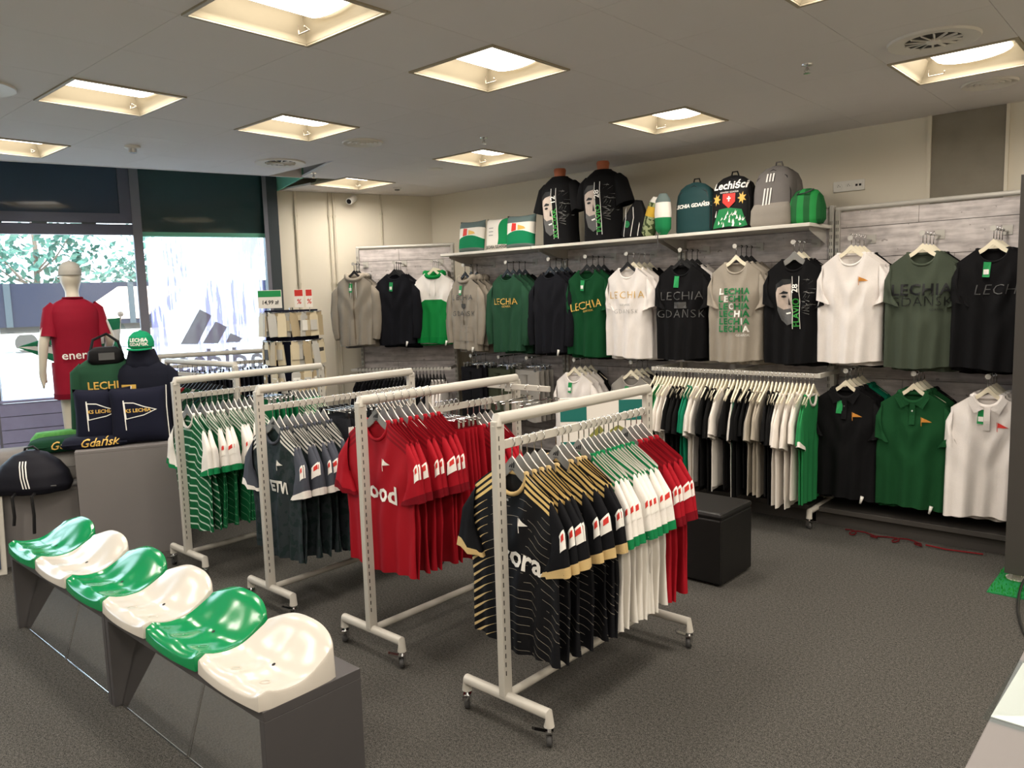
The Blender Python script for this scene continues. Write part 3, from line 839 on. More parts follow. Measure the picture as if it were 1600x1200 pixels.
def shorts(name, label, cat, loc, rz, mat, L=.40, w=.19, thick=.018, seed=1, group=None, band=None, stripe=None, slim=False):
    k = (L, w, thick, seed, slim)
    if k not in SHC: SHC[k] = shorts_mesh(L, w, thick, seed, slim=slim)
    a, b, wb = SHC[k]; t = thing(name, label, cat, loc, rz, group)
    put('leg', a, mat, t); put('leg', b, mat, t); put('waistband', wb, band or mat, t)
    if stripe:
        for q in range(3):
            put('side_stripe', cached(('st', L, w, q), lambda: B().box(w * 1.07 - .004, w * 1.07 + .006, -.022 + .012 * q, -.016 + .012 * q, -.14 - L * .95, -.17).mesh('side_stripe')), stripe, t)
    return t

# ================================================================== ROLLING RACKS
RK = {}
def rack_meshes():
    R = {}
    def castor():
        b = B().tube([(-.009, 0, .025), (.009, 0, .025)], .024, 18); w = b.mesh('wheel', True)
        f = B(); f.box(-.014, -.011, -.012, .016, .02, .06); f.box(.011, .014, -.012, .016, .02, .06); f.box(-.016, .016, -.016, .018, .058, .064); f.tube([(0, 0, .062), (0, 0, .08)], .008, 8)
        k = B().prism([(-.014, .054), (-.060, .062), (-.066, .074), (-.056, .070), (-.014, .062)], 0, -.011, .011)
        h = B().tube([(-.0105, 0, .025), (.0105, 0, .025)], .012, 12)
        return w, f.mesh('fork'), k.mesh('brake_lever'), h.mesh('wheel_hub', True)
    R['castor'] = castor()
    slots = B()
    for k in range(27): slots.box(-.0022, .0022, -.0005, .0005, .22 + k * .036, .22 + k * .036 + .019)
    R['slots'] = slots.mesh('slots')
    return R
RK = rack_meshes()
def rack(label, x, y0, y1, H=1.262, rz=0.0, low=None, foot=.44, bar=True, origin=None, group='rolling clothes racks'):
    """rack whose rail runs along local Y; origin on the floor at the middle"""
    cy = (y0 + y1) / 2; L = (y1 - y0) / 2
    t = thing('clothes_rack', label, 'clothes rack', (x, cy, 0), rz, group)
    r = .024; B().tube([(0, -L - .002, H - .05), (0, -L - .002, H - r), (0, L + .002, H - r), (0, L + .002, H - .05)], r, 14).obj('top_rail', M['white_metal'], t, True)
    for sy in (-1, 1):
        p = B().box(-.016, .016, sy * L - .024, sy * L + .024, .13, H - .03).obj('post', M['white_metal'], t, bevel=.004)
        put('slots', RK['slots'], M['slot'], p, (.0163 - .0, sy * L - .010 * 1, 0), (0, 0, pi / 2))['kind'] = 'stuff'
        h = foot / 2
        ft = B().tube([(-h, sy * L, .08), (-h, sy * L, .128), (h, sy * L, .128), (h, sy * L, .08)], .021, 14).obj('foot', M['white_metal'], t, True)
        for sx in (-1, 1):
            w, f, k, hb = RK['castor']; a = {(-1, -1): .6, (1, -1): -2.5, (-1, 1): .2, (1, 1): -2.9}[(sx, sy)]
            c_ = put('castor', f, M['chrome'], t, (sx * h, sy * L, 0), (0, 0, a)); put('wheel', w, M['rubber'], c_); put('wheel_hub', hb, M['chrome'], c_)
            put('brake_lever', k, M['chrome'], c_, rot=(0, 0, pi / 2 if sx > 0 else 0))
    B().tube([(0, -L, .128), (0, L, .128)], .017, 12).obj('base_bar', M['white_metal'], t, True)
    if bar:
        a, b = low or (-L, L)
        B().box(-.007, .007, a, b, 1.118, 1.152).obj('hang_bar', M['white_metal'], t, bevel=.002)
        if low:
            for yy in low: B().box(-.01, .01, yy - .012, yy + .012, 1.118, H - .03).obj('bracket', M['white_metal'], t)
    return t
HB = 1.152       # top of hang bars
rack('front rolling rack of black, white and red jerseys', -2.0, 2.12, 3.18)
rack('rolling rack of red jerseys and shorts, second from the front', -2.93, 2.18, 3.27, low=(-.12, .545))
rack('rolling rack of grey jerseys, third from the front', -3.82, 2.17, 3.25)
rack('rolling rack of green and white jerseys beside the grey podium', -4.81, 2.17, 3.24)
# cross arm with empty clip hangers at the far end of the red rack
arm = thing('cross_arm', 'short white cross arm at the far end of the red jersey rack', 'rail', (-2.86, 3.21, 1.20))
B().box(-.23, .23, -.008, .008, -.018, .012).obj('bar', M['white_metal'], arm, bevel=.002)
B().box(-.09, -.05, -.012, .085, -.03, .02).obj('bracket', M['white_metal'], arm)
for k, dx in enumerate((-.12, -.07, -.04, .07, .16)):
    hanger('clip', 'empty wire clip hanger, %s along the cross arm of the red rack' % ordn(k), (-2.86 + dx, 3.21, 1.212), pi / 2 + random.uniform(-.3, .3), 'empty clip hangers')

BG = m_black_gold()
WG = m_striped('jersey_white_green', rgb(232, 228, 220), rgb(22, 128, 78))
GG = m_striped('jersey_green_hooped', rgb(18, 98, 58), rgb(232, 232, 226), (.052, .07, rgb(110, 170, 130)))
GY_ = m_camo('jersey_slate_camo', rgb(46, 54, 58), rgb(32, 46, 46), rgb(226, 224, 218))
RD = m_striped('jersey_red', rgb(158, 18, 33), rgb(128, 13, 27))
blk = fabric(15, 16, 20, .8); gold = fabric(194, 168, 118); wht = fabric(234, 230, 224); grn = fabric(20, 122, 72); red = fabric(158, 18, 33, .75); darkred = fabric(112, 11, 24)
slate = fabric(74, 78, 88); tx = text_mesh
flag_small = poly_flat([[(-.02, .02), (.022, .002), (-.016, -.012)]], .02)
flag_pole = poly_flat([[(-.022, .024), (-.019, .024), (-.013, -.034), (-.016, -.034)]], .04)
def pr_badge(x=.075, z=-.20): return [('fs', flag_small, x, z, M['white_print'], -.25), ('fp', flag_pole, x, z, M['white_print'], 0)]
def hang_row(x, ys, spec, name, lab_g, lab_h, style='grey', z=HB, wide=None, start=0, group=None, swing=.10, logo_at=(0,)):
    for k, y in enumerate(ys):
        rz = random.uniform(-swing, swing) - .04
        kw = dict(spec); kind = kw.pop('kind', 'jersey'); pr = kw.pop('prints', ())
        hanger(style, lab_h % ordn(start + k), (x, y, z), rz, group and group + ' hangers', wide, logo=(k in logo_at))
        garment(name, lab_g % ordn(start + k), 'jersey' if 'jersey' in name else name.replace('_', ' '), kind, 1 + k % 3, (x + random.uniform(-.006, .006), y, z + NECK), rz, prints=pr if (k in logo_at) else (), group=group, **kw)
def lin_sp(a, b, n): return [a + (b - a) * k / max(1, n - 1) for k in range(n)]
# --- front rack
hang_row(-2.0, lin_sp(2.20, 2.38, 5) + lin_sp(2.475, 2.56, 3), dict(body=BG, sleeve=blk, cuff=gold, collar=gold, badge=1, prints=[('rora', tx('rora', .125, 0, .003), .06, -.34, M['white_print'], -.10), ('ad', tx('adidas', .02), -.03, -.115, M['white_print'], 0)] + pr_badge()),
         'football_jersey', 'black and gold striped jersey, %s from the near end of the front rack', 'grey hanger of the %s black and gold jersey on the front rack', group='black and gold jerseys', logo_at=(0, 5))
hang_row(-2.0, lin_sp(2.63, 2.93, 9), dict(body=WG, sleeve=wht, cuff=grn, collar=grn, badge=1), 'football_jersey', 'white jersey with green shoulder stripes, %s of those on the front rack', 'grey hanger of the %s white jersey on the front rack', group='white and green jerseys on the front rack')
hang_row(-2.0, lin_sp(2.99, 3.13, 4), dict(body=RD, sleeve=red, collar=red, cuff=darkred, badge=1), 'football_jersey', 'red jersey, %s of those at the far end of the front rack', 'grey hanger of the %s red jersey on the front rack', group='red jerseys on the front rack')
# --- red rack
hang_row(-2.93, lin_sp(2.27, 2.60, 8), dict(body=RD, sleeve=red, collar=red, cuff=darkred, badge=1, prints=[('aood', tx('aood', .125, 0, .003), .02, -.34, M['white_print'], -.1)] + pr_badge()),
         'football_jersey', 'red jersey hung from the top rail of the red rack, %s from its near end', 'grey hanger of the %s red jersey on the top rail', z=1.262, wide='wide', group='red jerseys on the top rail')
for k, y in enumerate(lin_sp(2.665, 2.80, 5)):
    hanger('clip', 'clip hanger of the %s pair of red shorts' % ordn(k), (-2.93, y, HB + .02), random.uniform(-.05, .05), 'red shorts hangers')
    shorts('football_shorts', 'red shorts clipped on the red rack, %s pair from the near end' % ordn(k), 'shorts', (-2.93, y, HB + .02), random.uniform(-.05, .05), red, .42, .19, .014, 1 + k % 2, 'red shorts')
hang_row(-2.93, lin_sp(2.88, 3.06, 5), dict(body=RD, sleeve=red, collar=red, cuff=darkred, badge=1), 'football_jersey', 'red jersey on the low bar of the red rack, %s behind the shorts', 'grey hanger of the %s red jersey behind the shorts', group='red jerseys behind the shorts')
# --- grey rack
hang_row(-3.82, lin_sp(2.25, 2.58, 9), dict(body=GY_, sleeve=slate, cuff=wht, collar=slate, badge=1, prints=[('etvi', tx('ETVI', .085, 0, .004), .06, -.33, M['white_print'], 0)] + pr_badge()),
         'football_jersey', 'slate grey jersey with white shoulder stripes, %s on the grey rack', 'grey hanger of the %s slate jersey on the grey rack', group='slate grey jerseys')
for k, y in enumerate(lin_sp(2.65, 2.84, 6)):
    hanger('clip', 'clip hanger of the %s dark trousers on the grey rack' % ordn(k), (-3.82, y, HB), random.uniform(-.05, .05), 'dark trouser hangers', logo=True)
    shorts('training_trousers', 'dark slate trousers with white side stripes, %s pair on the grey rack' % ordn(k), 'trousers', (-3.82, y, HB), random.uniform(-.05, .05), fabric(48, 50, 56), .78, .165, .014, 1 + k % 2, 'dark trousers on the grey rack', stripe=wht, slim=True)
M['navy_white'] = m_hoops('navy_white_hoops', rgb(40, 42, 50), rgb(226, 224, 218), .05, .4)
hang_row(-3.82, lin_sp(2.90, 3.19, 11), dict(kind='thin', body=m_striped('top_white_dark', rgb(222, 220, 214), rgb(40, 42, 46)), sleeve=fabric(214, 212, 206), collar=blk), 'training_shirt', 'white top with dark shoulder stripes, %s at the far end of the grey rack', 'grey hanger of the %s white top on the grey rack', group='white tops on the grey rack')
# --- green rack
for k, y in enumerate((2.235, 2.275)):
    hanger('grey', 'pale grey hanger of the %s hooped jersey on the green rack' % ordn(k), (-4.81, y, HB), -.03, 'hooped jersey hangers')
    garment('football_jersey', 'green jersey with white hoops, %s at the near end of the green rack' % ordn(k), 'jersey', 'jersey', 4 + k, (-4.81, y, HB + NECK), -.03, body=m_hoops('vest_hoops', rgb(14, 92, 54), rgb(190, 214, 198), .05, .2) if k == 0 else MV, sleeve=wht, cuff=grn, collar=wht, group='hooped jerseys')
    if k == 0: MV = bpy.data.materials['vest_hoops']
hang_row(-4.81, lin_sp(2.325, 2.67, 10), dict(body=GG, sleeve=wht, cuff=grn, collar=wht, badge=1), 'football_jersey', 'green jersey with white striped sleeves, %s on the green rack', 'grey hanger of the %s green jersey on the green rack', group='green jerseys with white sleeves')
for k, y in enumerate(lin_sp(2.74, 2.92, 6)):
    hanger('clip', 'clip hanger of the %s green shorts on the green rack' % ordn(k), (-4.81, y, HB), random.uniform(-.05, .05), 'green shorts hangers')
    shorts('football_shorts', 'green shorts, %s pair on the green rack' % ordn(k), 'shorts', (-4.81, y, HB), random.uniform(-.05, .05), fabric(18, 110, 66), .42, .18, .013, 1 + k % 2, 'green shorts')
hang_row(-4.81, lin_sp(2.98, 3.18, 7), dict(body=WG, sleeve=wht, cuff=grn, collar=grn), 'football_jersey', 'white jersey with green stripes, %s at the far end of the green rack', 'grey hanger of the %s white jersey on the green rack', group='white jerseys on the green rack')

# --- rack standing across, behind the green rack
rb = rack('rolling rack of sweatshirts standing crosswise by the podium', -6.14, 2.40, 3.46, rz=-pi / 2 + .05)
rb.location = (-6.14, 2.98, 0)
dg = fabric(30, 66, 48); gry = fabric(168, 164, 156); crm = fabric(216, 210, 198); dteal = fabric(24, 62, 60)
seq = [crm, gry, dteal, crm, fabric(120, 30, 36), dg, dg, gry, dg, dg, dg, dteal, dg, dg]
for k, x in enumerate(lin_sp(-6.58, -5.72, len(seq))):
    yy = 2.98 - .05 * (x + 6.14)
    hanger('black', 'black hanger, %s from the window on the crosswise rack' % ordn(k), (x, yy, HB), pi / 2, 'hangers on the crosswise rack')
    garment('sweatshirt', 'sweatshirt on the crosswise rack by the podium, %s from the window' % ordn(k), 'sweatshirt', 'thinsweat', 1 + k % 2, (x, yy, HB + NECK), pi / 2 + random.uniform(-.06, .06), body=seq[k], group='sweatshirts on the crosswise rack')
# --- rack along the window
ra = rack('rolling rack of shorts standing along the window', 0, -.53, .53, rz=WANG - pi / 2)
pa_ = wp(-.75, .48); ra.location = (pa_[0], pa_[1], 0)
for k in range(22):
    f = -.46 + .92 * k / 21; q = wp(-.75 + f, .48)
    hanger('clip', 'black clip hanger, %s along the window rack' % ordn(k), (q[0], q[1], HB), WANG - pi / 2 + random.uniform(-.1, .1), 'clip hangers on the window rack', logo=True)
    shorts('shorts', 'dark shorts on the window rack, %s pair from the mannequin' % ordn(k), 'shorts', (q[0], q[1], HB), WANG - pi / 2, [fabric(34, 36, 44), fabric(150, 130, 110), fabric(28, 30, 34)][0 if k % 7 else 1], .4, .18, .013, 1 + k % 2, 'shorts on the window rack')

# --- low rail of t-shirts in front of the wall shelving
t = thing('rolling_rail', 'low white rail of t-shirts in front of the wall shelving', 'clothes rail', (-2.66, 5.37, 0))
RZ = 1.105
for a, b in ((-.67, .03), (.035, .68)):
    B().box(a, b, -.008, .008, RZ - .03, RZ).obj('rail', M['white_metal'], t, bevel=.002)
for x in (-.655, .03, .665):
    B().box(x - .012, x + .012, .008, .40, RZ - .03, RZ).obj('arm', M['white_metal'], t)
for x in (-.62, .62):
    B().box(x - .016, x + .016, .376, .424, .12, RZ + .02).obj('post', M['white_metal'], t)
    B().tube([(x, -.02 if x > 0 else .1, .075), (x, -.02 if x > 0 else .1, .125), (x, .46, .125)], .021, 12).obj('foot', M['white_metal'], t, True)
    w, f, kk, hb = RK['castor']
    for yy in (-.02 if x > 0 else .1, .44):
        c_ = put('castor', f, M['chrome'], t, (x, yy, 0), (0, 0, 1.2)); put('wheel', w, M['rubber'], c_); put('wheel_hub', hb, M['chrome'], c_); put('brake_lever', kk, M['chrome'], c_)
B().tube([(-.62, .40, .125), (.62, .40, .125)], .017, 10).obj('base_bar', M['white_metal'], t, True)
tb = fabric(18, 18, 19); tw = fabric(232, 226, 218); tg_ = fabric(18, 120, 88); tgr = fabric(40, 128, 74); tbe = fabric(172, 164, 150)
names = {id(tb): 'black', id(tw): 'white', id(tg_): 'teal green', id(tgr): 'green', id(tbe): 'grey beige'}
col_n = {'black': 0, 'white': 0, 'teal green': 0, 'green': 0, 'grey beige': 0}
S_ = [tb, tb, tgr, tgr, tw, tw, tw, tb, tb, tb, tb, tg_, tg_, tw, tw, tw, tb, tb, tb, tb, tw, tw, tb, tb, tw, tg_, tb, tb, tb, tb, tbe, tbe, tbe, tb, tb, tb, tw, tw, tw, tw, tw, tw, tgr, tgr]
for k, m in enumerate(S_):
    x = -3.30 + 1.27 * k / (len(S_) - 1); nm = names[id(m)]; c0 = col_n[nm]; col_n[nm] += 1
    rz = pi / 2 + random.uniform(-.08, .08) + .12
    hanger('cream', 'cream hanger on the low rail, %s from its left end' % ordn(k), (x, 5.37, RZ), rz, 'cream hangers on the low rail')
    last = k == len(S_) - 1
    nmj = k in (2, 3)
    gg = garment('polo_shirt' if last else 't_shirt', ('green shirt with white collar and piping at the right end of the low rail' if last else 'green and white sleeved shirt, %s from the left end of the low rail' % ordn(k) if nmj else '%s t-shirt, %s of that colour from the left on the low rail' % (nm, ordn(c0))), 't-shirt', 'thin', 1 + (k * 3) % 5,
            (x, 5.37 + random.uniform(-.02, .02), RZ + NECK + random.uniform(-.02, .0)), rz, body=m, cuff=tw if (nmj or last) else None, collar=tw if last else None, group='t-shirts on the low rail', extra=('security',) if k % 6 == 5 else ())
    gg.scale = (random.uniform(.93, 1.08), 1, random.uniform(.94, 1.06))

# ================================================================== WALL SHELVING
GYP = 5.90         # plane of the boards
def gondola(label, p0, p1, top, top_tube=False, arms=(), base=True, rails=()):
    """slatted wall unit from p0 to p1 (plan), boards face the room; arms = (x along, z, length)"""
    d = Vector((p1[0] - p0[0], p1[1] - p0[1])); L = d.length; ang = math.atan2(d.y, d.x)
    t = thing('shelving_unit', label, 'shelving unit', (p0[0], p0[1], 0), ang, 'slatted wall shelving units')
    for x in (0.0, L):
        s = -1 if x == 0 else 1; xc = x - s * .017
        u = B().box(xc - .015, xc + .015, -.03, .03, .0, top).obj('upright', M['gondola'], t, bevel=.003)
        sl = B()
        for k in range(int((top - .3) / .05)):
            for dx in (-.006, .006): sl.box(xc + dx - .002, xc + dx + .002, -.0305, -.0295, .25 + k * .05, .25 + k * .05 + .028)
        sl.obj('slots', M['slot'], u)['kind'] = 'stuff'
    z = .16; k = 0; h = .218
    while z < top - .03:
        z1 = min(z + h, top - .012)
        cut = L * (.35 + .3 * ((k * 37) % 10) / 10)
        for a, b in (((.034, cut), (cut + .003, L - .034)) if k % 2 else ((.034, L - .034),)):
            B().box(a, b, -.008 - .002 * (k % 2), .01, z + .002, z1 - .002).obj('board', M['plank'], t, loc=(0, 0, 0))
        z += h; k += 1
    B().box(.034, L - .034, .01, .016, .1, top - .01).obj('back_sheet', M['panel_dark'], t)
    if top_tube: B().tube([(0, 0, top + .01), (L, 0, top + .01)], .018, 10).obj('top_tube', M['gondola'], t, True)
    else: B().box(.0, L, -.02, .02, top - .012, top).obj('top_cap', M['gondola'], t)
    if base:
        B().box(.0, L, -.42, -.03, .10, .135).obj('base_shelf', M['panel_dark'], t, bevel=.003)
        B().box(.02, L - .02, -.37, -.03, .0, .10).obj('plinth', M['panel_dark'], t)
    for (x, zz, ln) in arms:
        a = B().tube([(x, -.008, zz - .008), (x, -ln, zz - .008)], .0075, 8).obj('arm', M['chrome'], t, True)
        B().tube([(x, -ln, zz - .008), (x, -ln - .008, zz - .008)], .017, 14).obj('end_disc', M['gondola'], a, True)
        B().box(x - .03, x + .03, -.014, -.006, zz - .03, zz + .03).obj('arm_plate', M['gondola'], a)
    for (za, ln) in rails:
        B().box(.0, L, -ln - .012, -ln, za - .03, za).obj('rail', M['gondola'], t)
        for x in (.03, L - .03): B().box(x - .01, x + .01, -ln, -.03, za - .03, za).obj('rail_arm', M['gondola'], t)
    return t
UX = [-5.87, -4.605, -3.345, -2.085, -.815]
UAZ, LAZ = 2.03, 1.13   # arm heights
UPP = [('hoodie', -5.54, 1), ('green', -4.97, 1), ('navy', -4.45, 2), ('gtee', -4.04, 2), ('wtee', -3.62, 2), ('btee', -3.12, 3), ('grey', -2.66, 3), ('face', -2.22, 3), ('w2', -1.83, 4), ('olive', -1.39, 4), ('b2', -1.0, 4)]
LOW = [(-5.5, 1), (-5.12, 1), (-4.76, 1), (-4.2, 2), (-3.6, 2), (-1.85, 4), (-1.42, 4), (-1.0, 4)]
def arms_for(u):
    x0 = UX[u - 1] + .005
    a = []
    for _, x, uu in UPP:
        if UX[u - 1] <= x < UX[u]: a.append((x - x0, UAZ, .44))
    for x, uu in LOW:
        if UX[u - 1] <= x < UX[u]: a.append((x - x0, LAZ, .42))
    return a
gondola('grey plank wall unit with the green sweatshirts, next to the corner unit', (UX[0] + .005, GYP), (UX[1] - .005, GYP), 2.19, False, arms_for(1))
gondola('grey plank wall unit with the dark green and white tees', (UX[1] + .005, GYP), (UX[2] - .005, GYP), 2.19, False, arms_for(2))
gondola('grey plank wall unit behind the low rail of t-shirts', (UX[2] + .005, GYP), (UX[3] - .005, GYP), 2.29, False, arms_for(3))
gondola('grey plank wall unit with polo shirts, at the right end', (UX[3] + .005, GYP), (UX[4] - .005, GYP), 2.25, True, arms_for(4))
CA, CB = Vector((-6.94, 5.22)), Vector((-6.05, 5.83)); cd = (CB - CA).normalized(); cn = Vector((cd.y, -cd.x)); cang = math.atan2(cd.y, cd.x)
gondola('grey plank unit set across the corner with grey hoodies', tuple(CA), tuple(CB), 2.26, True, [(.10, 2.09, .42), (.53, 2.09, .42), (.93, 2.09, .42)], rails=((.99, .36),))

# long shelf above the hanging clothes
sh = thing('display_shelf', 'long white shelf of bags above the hanging clothes', 'shelf', (0, 0, 0))
SZ = 2.125
for a, b in ((UX[0] + .0, -4.66), (-4.655, UX[2]), (UX[2] + .004, UX[3] - .02)):
    B().box(a, b, 5.46, GYP - .03, SZ, SZ + .025).obj('board', M['shelf'], sh, bevel=.003)
for x in (UX[0] + .04, UX[1] - .03, UX[1] + .03, UX[2] - .03, UX[2] + .03, UX[3] - .06):
    B().prism([(GYP - .03, SZ), (5.55, SZ), (5.55, SZ - .02), (GYP - .03, SZ - .11)], 0, x - .002, x + .002).obj('bracket', M['gondola'], sh)

# ------------------------------------------------------------------ clothes on the wall
f_hood = fabric(150, 142, 130); f_dgrn = fabric(38, 74, 54); f_navy = fabric(21, 22, 28); f_grn = fabric(16, 68, 38); f_wht = fabric(236, 230, 226); f_blk = fabric(18, 18, 20)
f_gry = fabric(158, 150, 138); f_olv = fabric(70, 78, 66); f_lgry = fabric(146, 142, 136); f_kg = fabric(12, 124, 58)
def stack(name, cat, kind, x, y, z, rz, n, mats, lab, hstyle, group, first=None, depth=.085, hlab=None, dirv=(0, 1)):
    """n garments one behind another on one arm; the front one carries the prints"""
    for k in range(n):
        xx, yy = x + dirv[0] * depth * k, y + dirv[1] * depth * k
        m = mats[min(k, len(mats) - 1)]; r = rz + (0 if k == 0 else random.uniform(-.10, .10)); dz = 0.0
        hs = hstyle[min(k, len(hstyle) - 1)]
        hanger(hs, '%s hanger %s %s' % (hs, 'holding the' if k == 0 else '%s behind the' % ordn(k - 1), lab), (xx, yy, z), r, group + ' hangers', 'small')
        kw = dict(first or {}) if k == 0 else dict(collar=None, extra=tuple(e for e in (first or {}).get('extra', ()) if e in ('hood', 'polo', 'rib')))
        if k > 0 and 'sleeve' in (first or {}) and len(mats) == 1: kw['sleeve'] = first['sleeve']
        kw = {a: b for a, b in kw.items() if b is not None}
        gg = garment(name, lab if k == 0 else '%s garment behind the %s' % (ordn(k - 1), lab), cat, kind, 1 + k % 2 + (int(abs(x) * 7) % 3), (xx, yy, z + NECK + (dz if k else 0)), r, body=m, group=group, **kw)
        if k: gg.scale = (random.uniform(.98, 1.04), 1, 1.0 + .016 * k + random.uniform(0, .015))
YF = 5.48
P_ = lambda key, txt, size, x, z, mat, rot=0.0, shear=0, bold=.0, sp=1.0: (key, text_mesh(txt, size, shear, bold, sp), x, z, mat, rot)
stack('hoodie', 'hoodie', 'sweat', -5.54, YF, UAZ, -.05, 3, [f_hood], 'beige grey zip hoodie with dark arched lettering', ['black'], 'beige hoodies', dict(extra=('hood', 'zip', 'pocket', 'rib', 'tag', 'security'), prints=[P_('L1', 'LECHIA', .075, 0, -.20, M['dark_grey_print'], 0, 0, 0, 1.25), P_('L2', 'GDAŃSK', .07, 0, -.36, M['dark_grey_print'], 0, 0, 0, 1.25), ('crest', poly_flat([[(-.03, .025), (.03, .025), (.03, -.01), (0, -.03), (-.03, -.01)]]), 0, -.285, M['dark_grey_print'], 0)]))
stack('sweatshirt', 'sweatshirt', 'sweat', -4.97, YF, UAZ, 0, 4, [f_dgrn, f_dgrn, f_dgrn, f_blk], 'dark green sweatshirt with gold lettering', ['black'], 'green sweatshirts', dict(extra=('rib',), prints=[P_('G1', 'LECHIA', .085, 0, -.25, M['gold'], 0), P_('G2', 'GDAŃSK', .025, .02, -.295, M['gold'])]))
stack('sweatshirt', 'sweatshirt', 'sweat', -4.45, YF, UAZ, -.05, 4, [f_navy], 'plain dark navy sweatshirt under the first shelf joint', ['black'], 'navy sweatshirts on the wall', dict(extra=('rib', 'security')))
stack('t_shirt', 't-shirt', 'tee', -4.04, YF, UAZ, .1, 4, [f_grn, f_grn, f_blk], 'deep green tee with slanted gold lettering', ['black'], 'deep green tees', dict(extra=('tag',), prints=[P_('G3', 'LECHIA', .095, .0, -.30, M['gold'], .16), P_('G4', 'GDAŃSK', .024, .03, -.345, M['gold'], .16)]))
stack('t_shirt', 't-shirt', 'tee', -3.62, YF, UAZ, .08, 5, [f_wht, f_wht, f_wht, f_blk], 'white tee with faint gold lettering', ['black', 'cream'], 'white tees with gold lettering', dict(prints=[P_('W1', 'LECHIA', .085, 0, -.22, M['gold'], 0, 0, -.001, 1.2), P_('W2', '· GDAŃSK ·', .025, 0, -.30, M['grey_print']), P_('W3', 'GDAŃSK', .05, 0, -.355, M['grey_print'], 0, 0, -.001, 1.2)]))
stack('t_shirt', 't-shirt', 'tee', -3.12, YF, UAZ, .15, 4, [f_blk, f_blk, f_wht], 'black tee with dotted grey lettering beside the grey one', ['black'], 'black tees with grey lettering', dict(extra=('tag',), prints=[P_('B1', 'LECHIA', .095, .01, -.24, M['dark_grey_print'], 0, 0, -.001, 1.15), P_('B2', 'GDAŃSK', .09, 0, -.38, M['dark_grey_print'], 0, 0, -.001, 1.15), ('bx', poly_flat([[(-.05, -.025), (.05, -.025), (.05, .025), (-.05, .025)]]), .0, -.31, M['dark_grey_print'], 0)]))
LZ = [-.215 - .056 * k for k in range(6)]
def islands(vf):
    vs, fs = vf; par = list(range(len(vs)))
    def fd(a):
        while par[a] != a: par[a] = par[par[a]]; a = par[a]
        return a
    for f in fs:
        for b in f[1:]: par[fd(f[0])] = fd(b)
    gr = {}
    for f in fs: gr.setdefault(fd(f[0]), []).append(f)
    out = []
    for g_ in gr.values():
        ids = sorted({i for f in g_ for i in f}); mp = {a: b for b, a in enumerate(ids)}
        out.append(([vs[i] for i in ids], [tuple(mp[i] for i in f) for f in g_]))
    return sorted(out, key=lambda o: sum(v[0] for v in o[0]) / len(o[0]))
ech = []; LET = islands(text_mesh('LECHIA', .062, 0, .0024, 1.15))
for k in range(6):
    for q, l in enumerate(LET):
        ech.append(('E%d%d' % (k, q), l, 0, LZ[k], M['white_print'] if q == k else M['green_print'], 0))
ech.append(P_('EG', 'GDAŃSK', .025, .07, LZ[5] - .045, M['white_print']))
stack('t_shirt', 't-shirt', 'tee', -2.66, YF, UAZ, .12, 4, [f_gry], 'grey tee with six rows of green lettering', ['cream', 'black'], 'grey tees with green lettering', dict(prints=ech))
def face_prints(name, num, big=1.0):
    out = []
    face = [(-.112, .06), (-.104, .105), (-.06, .135), (-.008, .14), (.0, .0), (.014, -.155), (-.03, -.17), (-.072, -.135), (-.098, -.06)]
    out.append(('fc', poly_flat([face[::-1]], .02), -.0, -.29, M['skin_print'], .03))
    out.append(('hr', poly_flat([[(-.115, .055), (-.103, .095), (-.06, .112), (-.008, .118), (-.008, .15), (-.065, .155), (-.116, .12)]], .02), 0, -.2895, M['black_print'], .03))
    out.append(('bd', poly_flat([[(-.100, -.035), (-.085, -.045), (-.06, -.062), (-.006, -.055), (.008, -.10), (.015, -.158), (-.03, -.175), (-.075, -.138), (-.102, -.065)][::-1]], .02), 0, -.2895, M['dark_grey_print'], .03))
    out.append(('ey', poly_flat([ell(-.058, .030, .020, .008, 12), [(-.092, .050), (-.026, .048), (-.022, .060), (-.06, .070)], [(-.018, .02), (-.026, -.03), (-.004, -.034)]], .02), 0, -.289, M['black_print'], .03))
    out.append(('mo', poly_flat([[(-.042, -.088), (-.004, -.082), (-.004, -.092), (-.036, -.098)]], .02), 0, -.2885, M['white_print'], .03))
    out.append(('ln', poly_flat([[(-.006, .17), (-.002, .17), (.018, -.20), (.014, -.20)], [(.042, .17), (.046, .17), (.066, -.20), (.062, -.20)]], .03), 0, -.29, M['white_print'], 0))
    hair = []
    rr = random.Random(5)
    for k in range(26):
        a = rr.uniform(-.5, 1.3); x0, z0 = .065 + rr.uniform(-.01, .05), .02 + rr.uniform(-.09, .13); l = rr.uniform(.02, .05)
        hair.append([(x0, z0), (x0 + l * cos(a), z0 + l * sin(a)), (x0 + l * cos(a) + .003, z0 + l * sin(a) + .003)])
    for k in range(4): hair.append([(.07, -.08 + .012 * k), (.12, -.10 + .022 * k), (.12, -.097 + .022 * k)])
    out.append(('ha', poly_flat(hair, .05), .0, -.29, M['grey_print'], 0))
    out.append(('nm', text_mesh(name, .062, 0, .001, 1.0), .036, -.375, M['bright_green_print'], pi / 2 - pi * 0 + .055))
    out.append(('nn', text_mesh(num, .062, 0, .001), .022, -.205, M['white_print'], pi / 2 + .055))
    return out
stack('t_shirt', 't-shirt', 'tee', -2.22, YF, UAZ, .08, 3, [f_blk], 'black tee with half a face and vertical name', ['grey', 'cream'], 'black portrait tees', dict(prints=face_prints('FLAVIO', '28')))
penn = poly_flat([[(-.028, .016), (.0, .008), (.034, -.004), (-.024, -.014)]], .02); pole = poly_flat([[(-.031, .022), (-.028, .022), (-.025, -.036), (-.028, -.036)]], .03); penx = poly_flat([[(-.018, .004), (-.008, .004), (-.008, -.006), (-.018, -.006)], [(-.004, .003), (.008, .001), (.008, -.003), (-.004, -.005)]], .03)
